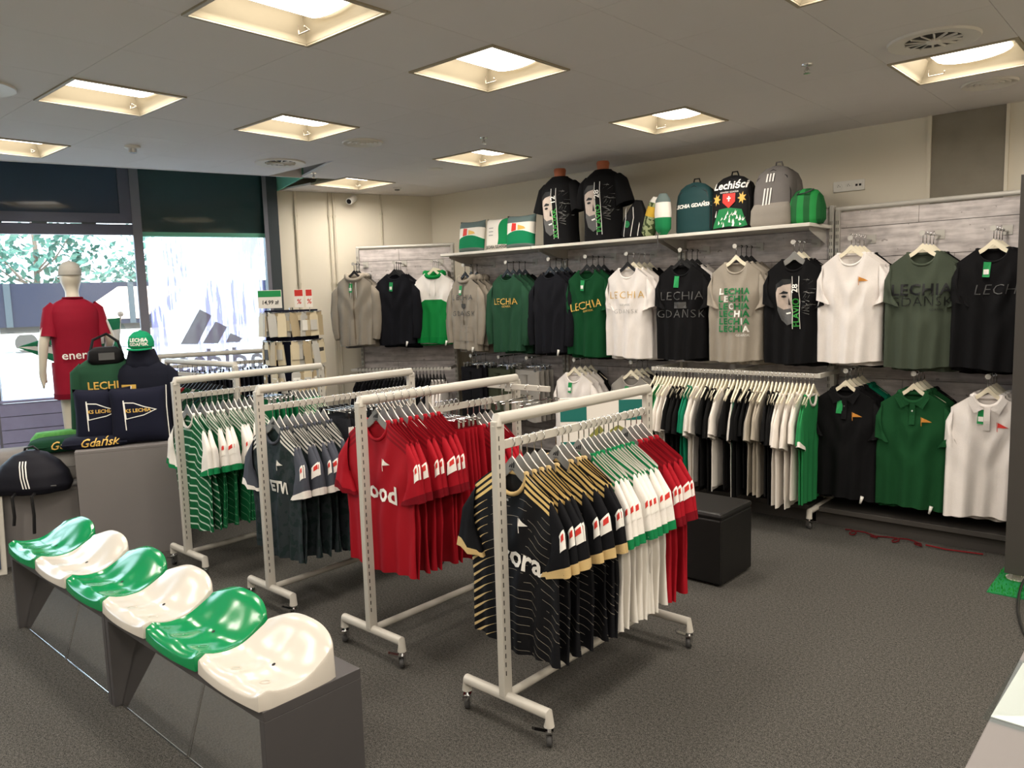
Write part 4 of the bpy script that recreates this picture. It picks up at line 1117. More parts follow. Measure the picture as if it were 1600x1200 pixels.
def pennant(col): return [('pn', penn, .085, -.18, col, -.15), ('pp', pole, .085, -.18, col, 0)]
stack('t_shirt', 't-shirt', 'tee', -1.83, YF, UAZ + .02, .12, 4, [f_wht, f_wht, f_wht, f_blk], 'white tee with a tiny pennant emblem', ['cream'], 'white tees with pennant', dict(prints=pennant(M['orange'])))
stack('t_shirt', 't-shirt', 'tee', -1.39, YF, UAZ, .16, 4, [f_olv, f_olv, f_olv, f_blk], 'olive tee with black lettering', ['cream'], 'olive tees', dict(prints=[P_('O1', 'LECHIA', .10, 0, -.24, M['black_print'], 0, 0, .002, 1.05), P_('O2', 'GDAŃSK', .088, 0, -.315, M['black_print'], 0, 0, -.0015, 1.05), P_('O3', 'GDAŃSK', .02, .09, -.365, M['black_print'])]))
stack('t_shirt', 't-shirt', 'tee', -1.0, YF, UAZ, .12, 4, [f_blk], 'black tee with dark lettering beside the end panel', ['cream'], 'black tees with dark lettering', dict(extra=('tag',), prints=[P_('D1', 'LECHIA', .09, .06, -.25, M['dark_grey_print'], 0, .2, -.0015, 1.05)]))
# lower arms
stack('t_shirt', 't-shirt', 'tee', -4.2, YF, LAZ, .1, 4, [f_wht, f_wht, f_wht, f_blk], 'plain white tee with green tag on the lower arm', ['cream'], 'white tees on the lower arm', dict(extra=('tag',)))
stack('t_shirt', 't-shirt', 'tee', -3.6, YF, LAZ, .1, 4, [f_lgry, f_lgry, f_blk], 'grey tee on the lower arm behind the front rack', ['cream'], 'grey tees on the lower arm', dict(extra=('tag',)))
stack('polo_shirt', 'polo shirt', 'polo', -1.85, YF, LAZ, .1, 5, [f_blk, f_blk, f_blk, fabric(10, 110, 82)], 'black polo shirt with orange pennant emblem', ['cream'], 'black polo shirts', dict(extra=('polo', 'tag', 'security'), prints=pennant(M['orange'])))
stack('polo_shirt', 'polo shirt', 'polo', -1.42, YF, LAZ, .1, 4, [fabric(24, 72, 40), fabric(24, 72, 40), fabric(24, 72, 40), f_blk], 'green polo shirt with orange pennant emblem', ['cream'], 'green polo shirts', dict(extra=('polo', 'security'), prints=pennant(M['orange'])))
stack('polo_shirt', 'polo shirt', 'polo', -1.0, YF, LAZ, .15, 4, [f_wht], 'white polo shirt with red pennant emblem', ['cream'], 'white polo shirts', dict(extra=('polo', 'tag'), prints=pennant(M['red_print'])))
# shorts and trousers on the lower arms of the first unit
for x, mat, nm, L in ((-5.5, fabric(20, 20, 24), 'black', .6), (-5.12, fabric(58, 62, 48), 'olive', .5), (-4.76, f_lgry, 'grey', .46)):
    for k in range(4):
        y = YF + .07 * k
        hanger('clip', 'clip hanger of the %s pair of %s shorts on the wall' % (ordn(k), nm), (x, y, LAZ), -.2 + random.uniform(-.1, .1), nm + ' wall shorts hangers', 'small')
        shorts('shorts', '%s shorts clipped on the wall unit, %s pair from the front' % (nm, ordn(k)), 'shorts', (x, y, LAZ), -.2, mat, L, .18, .022, 3 + k % 2, nm + ' shorts on the wall')
# corner unit
def cpos(s, off): p = CA + cd * s + cn * off; return p.x, p.y
for s, name, lab, mats, kw, hs in ((.10, 'hoodie', "open grey zip hoodie at the corner unit's window end", [f_hood, f_hood, fabric(120, 118, 114)], dict(extra=('hood', 'zip', 'cords', 'rib', 'tag')), ['black']),
                          (.53, 'sweatshirt', 'plain black sweatshirt with green tag on the corner unit', [f_navy], dict(extra=('rib', 'tag', 'security')), ['black']),
                          (.94, 'track_jacket', 'green half-zip jacket with white shoulders', [f_kg, f_kg, f_lgry], dict(extra=('hood', 'cords', 'rib', 'security')), ['cream'])):
    x, y = cpos(s, .40)
    if name == 'track_jacket':
        n = NT('green_white_yoke'); u, v = n.uv(); f_y = n.fin(n.mix(n.math('LESS_THAN', v, .27), rgb(14, 128, 60), rgb(236, 232, 228)), .8, 0, .2)
        mats = [f_y, f_y, f_lgry]; kw = dict(kw); kw['collar'] = f_kg; kw['sleeve'] = f_y; kw['hem'] = f_kg
    stack(name, name.replace('_', ' '), 'sweat', x, y, 2.09, cang - .12, 4 if s > .2 else 3, mats, lab, hs, lab.split(' ')[1] + ' garments on the corner unit', kw, .08, None, (-cn.x, -cn.y))
for k in range(26):
    x, y = cpos(.08 + .92 * k / 25, .366)
    hanger('black', 'black hanger, %s along the lower rail of the corner unit' % ordn(k), (x, y, .992), cang + pi / 2, 'black hangers on the corner rail')
    garment('sweatshirt', 'dark sweatshirt, %s along the lower rail of the corner unit' % ordn(k), 'sweatshirt', 'thin', 1 + k % 3, (x, y, .992 + NECK), cang + pi / 2, body=[f_navy, f_blk, fabric(40, 40, 46)][k % 3] if k < 22 else f_wht, group='dark sweatshirts on the corner rail')

# ================================================================== FURNITURE AND DISPLAY PIECES
# ------------------------------------------------------------------ try-on benches with stadium seats
BX0, BX1, BY0, BY1, BZ = -4.72, -2.155, 1.168, 1.545, .42
mid = (BX0 + BX1) / 2
for k, (a, b) in enumerate(((BX0, mid - .003), (mid + .003, BX1))):
    t = thing('try_on_bench', 'dark grey bench with shoe mirrors, the %s of the two' % ('farther' if k == 0 else 'nearer'), 'bench', ((a + b) / 2, (BY0 + BY1) / 2, 0), 0, 'benches with shoe mirrors')
    h = (b - a) / 2; d = (BY1 - BY0) / 2
    B().box(-h, h, -d, d, BZ - .035, BZ).obj('top', M['bench'], t, bevel=.002)
    for s in (-1, 1): B().box(s * h - (.03 if s > 0 else 0), s * h + (0 if s > 0 else .03), -d, d, 0, BZ - .035).obj('end_panel', M['bench'], t, bevel=.002)
    B().box(-h + .03, h - .03, d - .02, d - .002, .0, BZ - .035).obj('back_panel', M['bench'], t)
    for s in (-1, 1):
        x0, x1 = (-h + .035, -.006) if s < 0 else (.006, h - .035)
        m_ = B().prism([(-d + .03, .004), (-d + .036, .004), (-d + .156, BZ - .037), (-d + .15, BZ - .037)], 0, x0, x1).obj('shoe_mirror', M['mirror'], t)
    B().box(-h + .035, h - .035, -d + .025, -d + .030, .0, .004).obj('mirror_edge', M['chrome'], t)
    B().prism([(-d + .026, .004), (-d + .03, .004), (-d + .15, BZ - .037), (-d + .146, BZ - .037)], 0, -.006, .006).obj('mirror_joint', M['chrome'], t)
def seat_mesh():
    nx, ny = 22, 22; W, D = .207, .315
    def sm(t): t = max(0, min(1, t)); return t * t * (3 - 2 * t)
    vs = []; fs = []
    def P(u, v):
        z = .050 - .018 * sm(v / .35) + .118 * sm((v - .40) / .60) ** 1.2 * (1 - .42 * abs(u) ** 2.6)
        z += .020 * abs(u) ** 5 * (1 - v * .5) - .018 * (1 - sm(v / .10))
        z += (.007 * cos(u * pi) + .004 * cos(u * 3 * pi)) * (1 - v) * sm(v / .2)
        x = u * W * (1 - .07 * v ** 4 - .05 * (1 - sm(v / .12)))
        y = D * v + .02 * (1 - u * u) * (v - .5) - .03 * sm((v - .8) / .2) * (abs(u) ** 4)
        return (x, y, z)
    for j in range(ny + 1):
        for i in range(nx + 1): vs.append(P(-1 + 2 * i / nx, j / ny))
    for j in range(ny):
        for i in range(nx):
            a = j * (nx + 1) + i; fs.append((a, a + 1, a + nx + 2, a + nx + 1))
    loop = [i for i in range(nx + 1)] + [j * (nx + 1) + nx for j in range(1, ny + 1)] + [ny * (nx + 1) + i for i in range(nx - 1, -1, -1)] + [j * (nx + 1) for j in range(ny - 1, 0, -1)]
    prev = loop
    for lev, (out, zz) in enumerate(((.004, -.006), (.007, None))):
        cur = []
        for q in loop:
            x, y, z = vs[q]; dx, dy = x, y - D / 2; l = math.hypot(dx, dy)
            cur.append(len(vs)); vs.append((x + dx / l * out, y + dy / l * out, z + zz if zz is not None else .0))
        n = len(loop)
        for k in range(n): fs.append((prev[k], cur[k], cur[(k + 1) % n], prev[(k + 1) % n])[::1])
        prev = cur
    me = newmesh('shell', vs, fs, True); return me, P
SEAT, SP = seat_mesh()
pit = (BX1 - BX0) / 6
for k in range(6):
    g_ = k % 2 == 0
    t = thing('stadium_seat', '%s plastic stadium seat, %s from the podium end of the bench' % ('green' if g_ else 'white', ordn(k)), 'stadium seat', (BX0 + pit * (k + .5), BY0 - .004, BZ), 0, 'stadium seats on the bench')
    o = put('shell', SEAT, M['seat_green'] if g_ else M['seat_white'], t); shade_auto(SEAT, 50) if k == 0 else None
    if k == 0:
        def on_seat(u0, v0, r0, r1, n=20):
            vs = []; 
            for q in range(n):
                a = 2 * pi * q / n
                for r in (r0, r1):
                    x, y, z = SP(u0 + r * cos(a) / .207, v0 + r * sin(a) / .315); vs.append((x, y, z + .0012))
            return newmesh('mark', vs, [(2 * q, 2 * q + 1, (2 * q + 3) % (2 * n), (2 * q + 2) % (2 * n)) for q in range(n)])
        HOLE = on_seat(.12, .5, .0003, .0065); RING1 = on_seat(-.3, .22, .014, .0175); RING2 = on_seat(.5, .26, .014, .0175); M['ring_w'] = plain('seat_mould_mark', rgb(196, 184, 168), .3); M['ring_g'] = plain('seat_mould_mark_green', rgb(60, 150, 105), .3)
    put('drain_hole', HOLE, M['slot'], t); put('bolt_ring', RING1, M['ring_g' if g_ else 'ring_w'], t); put('bolt_ring', RING2, M['ring_g' if g_ else 'ring_w'], t)

# ------------------------------------------------------------------ ottoman
t = thing('cube_ottoman', 'black leatherette cube ottoman behind the front rack', 'ottoman', (-2.22, 4.15, 0))
B().box(-.215, .215, -.2, .2, .015, .40).obj('body', M['leather'], t, bevel=.012)
B().box(-.218, .218, -.203, .203, .395, .435).obj('seat_cushion', M['leather'], t, bevel=.018)
for sx in (-1, 1): B().tube([(sx * .212, -.2, .02), (sx * .212, -.2, .4)], .004, 6).obj('piping', M['leather'], t, True)
for sx in (-1, 1):
    for sy in (-1, 1): B().tube([(sx * .17, sy * .16, 0), (sx * .17, sy * .16, .02)], .02, 10).obj('foot', M['black_plastic'], t)

# ------------------------------------------------------------------ podium blocks
pang = radians(90 - 24.5); pd = Vector((cos(pang), sin(pang))); pn = Vector((pd.y, -pd.x))
def podium(label, p, L, D, H):
    t = thing('display_podium', label, 'podium', (p[0], p[1], 0), pang, 'grey display podiums')
    B().box(0, L, 0, D, 0, H - .02).obj('body', M['podium'], t, bevel=.002)
    B().box(0, L, 0, D, H - .0195, H).obj('top', M['podium'], t, bevel=.002)
    return t
podium('tall grey podium carrying cushions and two torsos', (-5.56, 1.80), .67, .84, .76)
podium('low grey podium carrying the black backpack', (-5.955, 1.30), .60, .6, .50)
def pp(a, b): v = Vector((-5.56, 1.80)) + pd * a - pn * b; return v.x, v.y

class Blob:
    """lofted soft form: levels (z, rx, ry); front faces -Y"""
    def __init__(s, lv, p=2.4, seed=0, fold=0.0, n=28):
        s.lv = lv; s.p = p; s.n = n; s.fold = fold; r = random.Random(seed); s.ph = [r.uniform(0, 6) for _ in range(4)]
    def at(s, z):
        lv = s.lv
        if z <= lv[0][0]: return lv[0][1:]
        for a, b in zip(lv, lv[1:]):
            if z <= b[0]:
                t = (z - a[0]) / (b[0] - a[0]); t = t * t * (3 - 2 * t) if False else t
                return tuple(x + (y - x) * t for x, y in zip(a[1:], b[1:]))
        return lv[-1][1:]
    def pt(s, a, z):
        rx, ry = s.at(z)[:2]; c_, s_ = cos(a), sin(a)
        H = s.lv[-1][0] - s.lv[0][0]; f = s.fold * (1 - (z - s.lv[0][0]) / H) * (sin(5 * a + s.ph[0] + z * 5) + .6 * sin(9 * a + s.ph[1]))
        x = (rx + f) * math.copysign(abs(c_) ** (2 / s.p), c_); y = (ry + f) * math.copysign(abs(s_) ** (2 / s.p), s_)
        return (x, y, z)
    def mesh(s, sub=4, cap=True):
        rg = []
        for a, b in zip(s.lv, s.lv[1:]):
            for k in range(sub): rg.append([s.pt(2 * pi * j / s.n, a[0] + (b[0] - a[0]) * k / sub) for j in range(s.n)])
        rg.append([s.pt(2 * pi * j / s.n, s.lv[-1][0]) for j in range(s.n)])
        return B().rings(rg, cap).mesh('body', True)
    def yf(s, x, z):
        rx, ry = s.at(z)[:2]; q = min(.999, abs(x) / max(1e-4, rx)); 
        a = -math.acos(max(-1, min(1, math.copysign(q ** (s.p / 2), x)))); return s.pt(a, z)[1]
    def conform(s, vf, dx, dz, off=.004, rot=0.0):
        vs, fs = vf; c_, s_ = cos(rot), sin(rot); out = []
        for a, b in vs:
            x, z = a * c_ - b * s_ + dx, a * s_ + b * c_ + dz; out.append((x, s.yf(x, z) - off, z))
        return newmesh('print', out, fs)
def worn_levels(H, rx, ry):
    return [(0, rx * 1.0, ry * 1.02), (H * .25, rx * .95, ry * .98), (H * .5, rx * .97, ry), (H * .7, rx * 1.03, ry * 1.03), (H * .82, rx * 1.04, ry * .92), (H * .90, rx * .92, ry * .78), (H * .955, rx * .66, ry * .62), (H, rx * .36, ry * .52)]
def worn_sleeve(side, rx, zs, ln, r0, r1, out=.35, fwd=0.0, elbow=None):
    pts = [Vector((side * (rx * .80), 0, zs)), Vector((side * (rx * 1.02), 0, zs - .03)), Vector((side * (rx * 1.02 + out * ln * .5), fwd * .3, zs - .03 - ln * .45)), Vector((side * (rx * 1.02 + out * ln), fwd, zs - .03 - ln * .93))]
    return B().tube(pts, [r0 * .9, r0, (r0 + r1) / 2, r1], 14, False).mesh('sleeve', True)
# ------------------------------------------------------------------ torsos on the shelf
ST = SZ + .025
for x, y, nm, num, lab, rz in ((-4.44, 5.64, 'KUCIAK', '12', 'black portrait tee on the torso form beside the cushions', -.05), (-3.96, 5.63, 'FLAVIO', '28', 'black portrait tee on the torso form beside the small bags', -.02)):
    t = thing('torso_form', 'terracotta torso form %s' % ('beside the shelf cushions' if num == '12' else 'beside the small shelf bags'), 'torso form', (x, y, ST), rz, 'torso forms on the shelf')
    Blob([(0, .155, .09), (.3, .15, .095), (.48, .17, .09), (.55, .12, .07), (.575, .055, .055)], 2.3).mesh(3).name
    put('torso', Blob([(0, .155, .09), (.3, .15, .095), (.48, .17, .09), (.55, .12, .07), (.575, .055, .055)], 2.3).mesh(3), M['terracotta'], t)
    B().lathe([(.058, .57), (.05, .62), (.056, .665), (.05, .68), (.001, .68)], 20).obj('neck', M['terracotta'], t, True)
    g_ = thing('t_shirt', lab, 't-shirt', (x, y, ST), rz, 'portrait tees on torsos')
    bl = Blob([(z + .002, a + .014, b + .022) for z, a, b in worn_levels(.60, .172, .098)], 2.3, 3 + int(num), .006)
    put('body', bl.mesh(4, False), f_blk, g_)
    for sd in (-1, 1): put('sleeve', worn_sleeve(sd, .172, .515, .20, .07, .082, .28), f_blk, g_)
    B().tube([(.075 * cos(a), .065 * sin(a), .60) for a in [2 * pi * k / 20 for k in range(20)]], .008, 6, False, True).obj('collar', f_blk, g_, True)
    for pi_, (key, vf, dx, dz, mat, rot) in enumerate(face_prints(nm, num)):
        put('print', bl.conform([[(a * 1.15, b * 1.2) for a, b in vf[0]], vf[1]], dx * 1.1, dz * 1.2 + .60 + .04, .005 + .0007 * pi_, rot), mat, g_)
# ------------------------------------------------------------------ cushions
def pillow(w, h, T, n=16):
    vs = []; fs = []; uv = []
    for side in (-1, 1):
        for j in range(n + 1):
            for i in range(n + 1):
                u, v = -1 + 2 * i / n, -1 + 2 * j / n
                th = T * ((1 - u ** 4) * (1 - v ** 4)) ** .55
                x = w / 2 * u * (1 - .07 * (1 - v * v) * abs(u)); z = h / 2 * v * (1 - .07 * (1 - u * u) * abs(v))
                vs.append((x, side * th, z)); uv.append((u * .5 + .5, v * .5 + .5))
    N = (n + 1) ** 2
    for j in range(n):
        for i in range(n):
            a = j * (n + 1) + i; fs.append((a, a + 1, a + n + 2, a + n + 1)); b = a + N; fs.append((b, b + n + 1, b + n + 2, b + 1))
    me = newmesh('cover', vs, fs, True, uv)
    bm = bmesh.new(); bm.from_mesh(me); bmesh.ops.remove_doubles(bm, verts=bm.verts, dist=.0004); bm.to_mesh(me); bm.free()
    return me
def pill_y(w, h, T, x, z):
    u, v = max(-1, min(1, 2 * x / w)), max(-1, min(1, 2 * z / h)); return -T * ((1 - u ** 4) * (1 - v ** 4)) ** .55
n = NT('cushion_club_stripes'); u, v = n.uv()
curve = n.math('ADD', .40, n.math('MULTIPLY', n.math('SINE', n.math('MULTIPLY', u, 3.0)), .12))
c_ = n.mix(n.math('GREATER_THAN', v, .76), rgb(228, 224, 216), rgb(92, 108, 108))
c_ = n.mix(n.math('LESS_THAN', v, n.math('ADD', curve, .03)), c_, rgb(226, 236, 226)); c_ = n.mix(n.math('LESS_THAN', v, curve), c_, rgb(16, 122, 80)); c_ = n.mix(n.math('LESS_THAN', v, .13), c_, rgb(100, 116, 112))
M['cush_a'] = n.fin(c_, .85, 0, .2)
n = NT('cushion_white_green'); u, v = n.uv()
c_ = n.mix(n.math('GREATER_THAN', n.math('ADD', u, n.math('MULTIPLY', v, -.25)), n.math('ADD', .48, n.math('MULTIPLY', n.math('SINE', n.math('MULTIPLY', v, 6.0)), .06))), rgb(232, 228, 220), rgb(20, 130, 78))
c_ = n.mix(n.math('LESS_THAN', v, .17), c_, rgb(232, 228, 220)); M['cush_b'] = n.fin(c_, .85, 0, .2)
PIL = pillow(.34, .33, .06)
for k, (x, y, lab, mt, rz, tilt) in enumerate(((-5.60, 5.66, 'grey, white and green cushion at the left end of the shelf', 'cush_a', .05, -.15), (-5.26, 5.70, 'white and green cushion between the two striped ones', 'cush_b', 0, -.10), (-4.94, 5.66, 'grey, white and green cushion next to the black torso tee', 'cush_a', .1, -.12))):
    t = thing('cushion', lab, 'cushion', (x, y, ST + .158), rz, 'cushions on the shelf')
    c2 = put('cover', PIL, M[mt], t, rot=(tilt, 0, 0))
    f_ = lambda vf, dx, dz: newmesh('print', [(a + dx, pill_y(.34, .33, .06, a + dx, b + dz) - .003, b + dz) for a, b in vf[0]], vf[1])
    if mt == 'cush_a':
        put('crest', f_(poly_flat([[(-.025, -.04), (.03, -.03), (.03, .035), (-.02, .04)]], .02), -.05, .04), M['red_print'], c2)
        put('swoosh', f_(poly_flat([[(.0, -.02), (.09, -.01), (.07, .01), (.0, .03)]], .02), .0, .03), M['gold'], c2)
    else:
        put('lettering', f_(text_mesh('LECHIA GDAŃSK', .038, 0, .0008), 0, -.125), M['black_print'], c2)
        for q in range(3): put('small_text', f_(poly_flat([[(-.03, -.004), (.03, -.004), (.03, .004), (-.03, .004)]], .03), -.06, .06 - .035 * q), M['grey_print'], c2)
# ------------------------------------------------------------------ bags on the shelf
def bag_levels(h, w, d): return [(0, w * .92, d * .9), (h * .06, w, d), (h * .35, w, d * 1.02), (h * .6, w * .99, d * .95), (h * .76, w * .93, d * .82), (h * .88, w * .78, d * .62), (h * .96, w * .5, d * .38), (h, w * .15, d * .15)]
def backpack(label, x, y, rz, h, w, d, mat, prints=(), strap=None, pocket=None, side=None):
    t = thing('backpack', label, 'backpack', (x, y, ST), rz, 'backpacks on the shelf'); bl = Blob(bag_levels(h, w, d), 3.2, int(abs(x) * 10), .003)
    put('body', bl.mesh(4), mat, t)
    if side: 
        b2 = Blob([(z * .97, a * .96, b) for z, a, b in bag_levels(h, w, d)], 3.2, 1, .002); put('back_section', b2.mesh(4), side, t, (.01, d * .45, 0))
    B().tube([(-.03, d * .35, h * .985), (-.02, d * .3, h + .03), (.02, d * .3, h + .03), (.03, d * .35, h * .985)], .006, 6).obj('grab_loop', side or mat, t, True)
    for s in (-1, 1): B().tube([(s * w * .4, d * 1.3, h * .9), (s * w * .7, d * 1.6, h * .55), (s * w * .75, d * 1.3, h * .1)], [.014, .016, .008], 8).obj('shoulder_strap', strap or M['black_plastic'], t, True)
    pp_ = B().tube([(s_[0], bl.yf(s_[0], s_[1]) - .001, s_[1]) for s_ in [(-w * .9, h * .08), (-w * .9, h * .55), (-w * .7, h * .8), (0, h * .93), (w * .7, h * .8), (w * .9, h * .55), (w * .9, h * .08)]], .004, 6).obj('zip_seam', M['black_plastic'], t, True)
    for pi_, (key, vf, dx, dz, mt, rot) in enumerate(prints): put('print', bl.conform(vf, dx, dz, .004 + .0007 * pi_, rot), mt, t)
    return t, bl
teal = fabric(32, 62, 64, .6); gpk = fabric(112, 108, 106, .7); bkp = fabric(18, 18, 20, .6)
backpack('dark teal backpack with white club lettering on the shelf', -3.08, 5.64, .08, .40, .155, .075, teal, [P_('x', 'LECHIA GDAŃSK', .039, 0, .215, M['white_print'], .03, .15, .0016)], None, None, bkp)
cr = [P_('t', 'Lechiści', .082, 0, .335, M['white_print'], 0, .1, .002), P_('t2', 'GDAŃSK GDAŃSK', .018, 0, .285, M['white_print']),
      ('sh', poly_flat([[(-.05, .05), (.05, .05), (.05, -.015), (0, -.06), (-.05, -.015)]], .03), 0, .225, M['red_print'], 0), ('c1', poly_flat([[(-.005, .02), (.005, .02), (.005, -.02), (-.005, -.02)], [(-.015, .008), (.015, .008), (.015, -.002), (-.015, -.002)]], .05), 0, .235, M['white_print'], 0)]
rr = random.Random(3)
cr.append(('gr', poly_flat([[(-.14, .02), (-.08, .16), (.0, .17), (.1, .15), (.14, .03), (.1, .02), (0, .03)][::-1]], .03), 0, .0, M['green_print'], 0))
cr.append(('fg', poly_flat([[(x0, z0), (x0 + rr.uniform(.008, .02), z0 + rr.uniform(-.004, .012)), (x0 + rr.uniform(0, .02), z0 + rr.uniform(.02, .05))] for x0, z0 in [(rr.uniform(-.12, .11), rr.uniform(.02, .12)) for _ in range(26)]], .05), 0, .002, M['white_print'], 0))
cr.append(('gl', poly_flat([*[[(sx * (.10 + r_ * cos(a_)), .235 + 1.4 * r_ * sin(a_)) for a_, r_ in [(2 * pi * q / 14 * sx, (.034 if q % 2 else .016)) for q in range(14)]] for sx in (-1, 1)]], .05), 0, 0, M['gold'], 0))
cr = cr[4:5] + cr[6:7] + cr[5:6] + cr[:4]
backpack('black backpack with red crest and blackletter word', -2.76, 5.64, .02, .415, .165, .08, bkp, cr, None, None, bkp)
st3 = [('s%d' % k, poly_flat([[(-.005, -.09), (.006, -.09), (.006, .07), (-.005, .07)]], .03), -.045 + .025 * k, .21, M['white_print'], -.10) for k in range(3)] + [('q%d' % k, poly_flat([[(-.006, -.03), (.006, -.03), (.006, .03), (-.006, .03)]], .03), -.03 + .025 * k, .355, M['white_print'], 0) for k in range(3)]
t, bl = backpack('large grey backpack with three pale stripes on the shelf', -2.43, 5.66, -.12, .445, .165, .10, gpk, st3, None, None, gpk)
pk = Blob([(0, .15, .05), (.03, .165, .06), (.13, .16, .055), (.17, .14, .03)], 3); put('front_pocket', pk.mesh(3), fabric(138, 132, 124, .7), t, (0, -.07, 0))
n = NT('green_striped_bag'); u_, v_, w_ = n.xyz(); f = n.math('LESS_THAN', n.math('FRACT', n.math('MULTIPLY', u_, 11.0)), .5); M['gbag'] = n.fin(n.mix(f, rgb(34, 138, 66), rgb(24, 92, 46)), .7, 0, .25)
t = thing('drawstring_bag', 'bulging green striped drawstring bag at the right end of the shelf', 'bag', (-2.19, 5.62, ST), 0)
put('body', Blob([(0, .105, .06), (.03, .125, .075), (.12, .125, .075), (.19, .11, .06), (.235, .075, .035), (.25, .03, .02)], 2.8, 2, .006).mesh(4), M['gbag'], t)
B().tube([(-.03, -.02, .245), (-.05, -.05, .21), (.02, -.07, .215), (.06, -.03, .24)], .005, 6).obj('drawstring', M['black_plastic'], t, True)
t = thing('shoe_bag', 'slim black and white patterned bag leaning on the shelf', 'bag', (-3.65, 5.62, ST), .1)
bl = Blob([(0, .10, .05), (.03, .115, .06), (.15, .11, .055), (.25, .07, .04), (.32, .03, .02)], 2.6, 5, .004)
put('body', bl.mesh(4), bkp, t, rot=(0, .16, 0))
for a in (-.07, .0, .06): put('print', bl.conform(poly_flat([[(a, .02), (a + .006, .02), (a + .03, .17), (a + .02, .26), (a + .014, .26), (a + .024, .17)]], .03), 0, 0, .004), M['white_print'], bpy.data.objects[t.name])
put('print', bl.conform(poly_flat([ell(-.03, .12, .025, .03, 10)], .05), 0, 0, .004), M['green_print'], t)
n = NT('camo_yellow'); f = n.noise(n.obj(), 26, 2); u_, v_, w_ = n.xyz(); cc = n.mix(n.math('GREATER_THAN', f, .5), rgb(58, 72, 40), rgb(150, 160, 120)); cc = n.mix(n.band(w_, .17, .25), cc, rgb(206, 168, 56)); cc = n.mix(n.math('GREATER_THAN', w_, .285), cc, rgb(226, 222, 214)); M['camo_y'] = n.fin(cc, .8)
t = thing('drawstring_bag', 'rolled camouflage drawstring bag with a yellow band', 'bag', (-3.50, 5.60, ST), 0); put('body', Blob([(0, .03, .03), (.03, .055, .05), (.2, .06, .055), (.29, .05, .045), (.33, .03, .03)], 2.2, 7, .004).mesh(4), M['camo_y'], t, rot=(0, .28, 0))
B().tube([(.09, 0, .31), (.07, -.03, .28), (.06, -.05, .2)], .004, 6).obj('cord', M['white_print'], t, True)
n = NT('tricolour_bag'); u_, v_, w_ = n.xyz(); cc = n.mix(n.math('GREATER_THAN', w_, .14), rgb(20, 122, 72), rgb(228, 222, 214)); cc = n.mix(n.math('GREATER_THAN', w_, .26), cc, rgb(98, 112, 110)); M['tri'] = n.fin(cc, .8)
t = thing('drawstring_bag', 'green, white and grey drawstring bag hanging over the shelf edge', 'bag', (-3.31, 5.53, ST), 0); put('body', Blob([(0, .02, .02), (.05, .06, .055), (.18, .068, .06), (.28, .06, .05), (.33, .03, .03)], 2.2, 8, .004).mesh(4), M['tri'], t)
B().tube([(0, -.05, .02), (.0, -.09, .0), (.005, -.092, -.11)], .004, 6).obj('cord', M['rubber'], t, True)

# ------------------------------------------------------------------ goods on the podium
def folded(name, label, cat, loc, rz, w, d, h, mat, txt=None, tm=None, seed=1):
    t = thing(name, label, cat, loc, rz, 'folded clothes on the podium'); bl = Blob([(0, w * .92, d * .94), (h * .2, w, d), (h * .55, w * 1.0, d), (h * .85, w * .93, d * .9), (h, w * .75, d * .7)], 3.4, seed, .006)
    put('folded_body', bl.mesh(3), mat, t)
    B().tube([(-w * .96, -d * .9, h * .45), (0, -d * 1.0, h * .47), (w * .96, -d * .92, h * .43)], .008, 6).obj('fold_edge', mat, t, True)
    if txt:
        put('lettering', bl.conform(text_mesh(txt, .075, .35, .0008), .03, h * .56, .009, .03), tm, t)
    return t
vis = radians(68)
x, y = pp(.12, .20); folded('folded_sweatshirt', 'folded navy garment with gold script at the podium edge', 'sweatshirt', (x, y, .761), vis - .1, .21, .13, .07, fabric(24, 26, 40), 'Gdańsk', M['gold'], 4)
x, y = pp(-.13, .55); folded('folded_sweater', 'folded pale grey sweater under the dark green garment', 'sweater', (x, y, .501), vis + .1, .20, .13, .205, fabric(150, 146, 142), None, None, 12)
x, y = pp(-.12, .54); folded('folded_sweatshirt', 'folded dark green garment with gold script', 'sweatshirt', (x, y, .706), vis + .05, .22, .14, .085, fabric(20, 58, 38), 'Gdańsk', M['gold'], 5)
x, y = pp(-.16, .74); n = NT('grass_print'); M['grass_print'] = n.fin(n.mix(n.noise(n.obj(), 30, 3), rgb(30, 120, 50), rgb(110, 170, 90)), .8)
folded('folded_scarf', 'folded grass green scarf behind the dark green garment', 'scarf', (x, y, .501), vis + .2, .21, .09, .31, M['grass_print'], None, None, 6)
n = NT('cushion_navy'); M['navy_c'] = fabric(24, 26, 42)
PN = pillow(.37, .40, .065)
pen = [[(-.085, .055), (-.03, .05), (.03, .022), (.10, .0), (.03, -.03), (-.078, -.05)]]
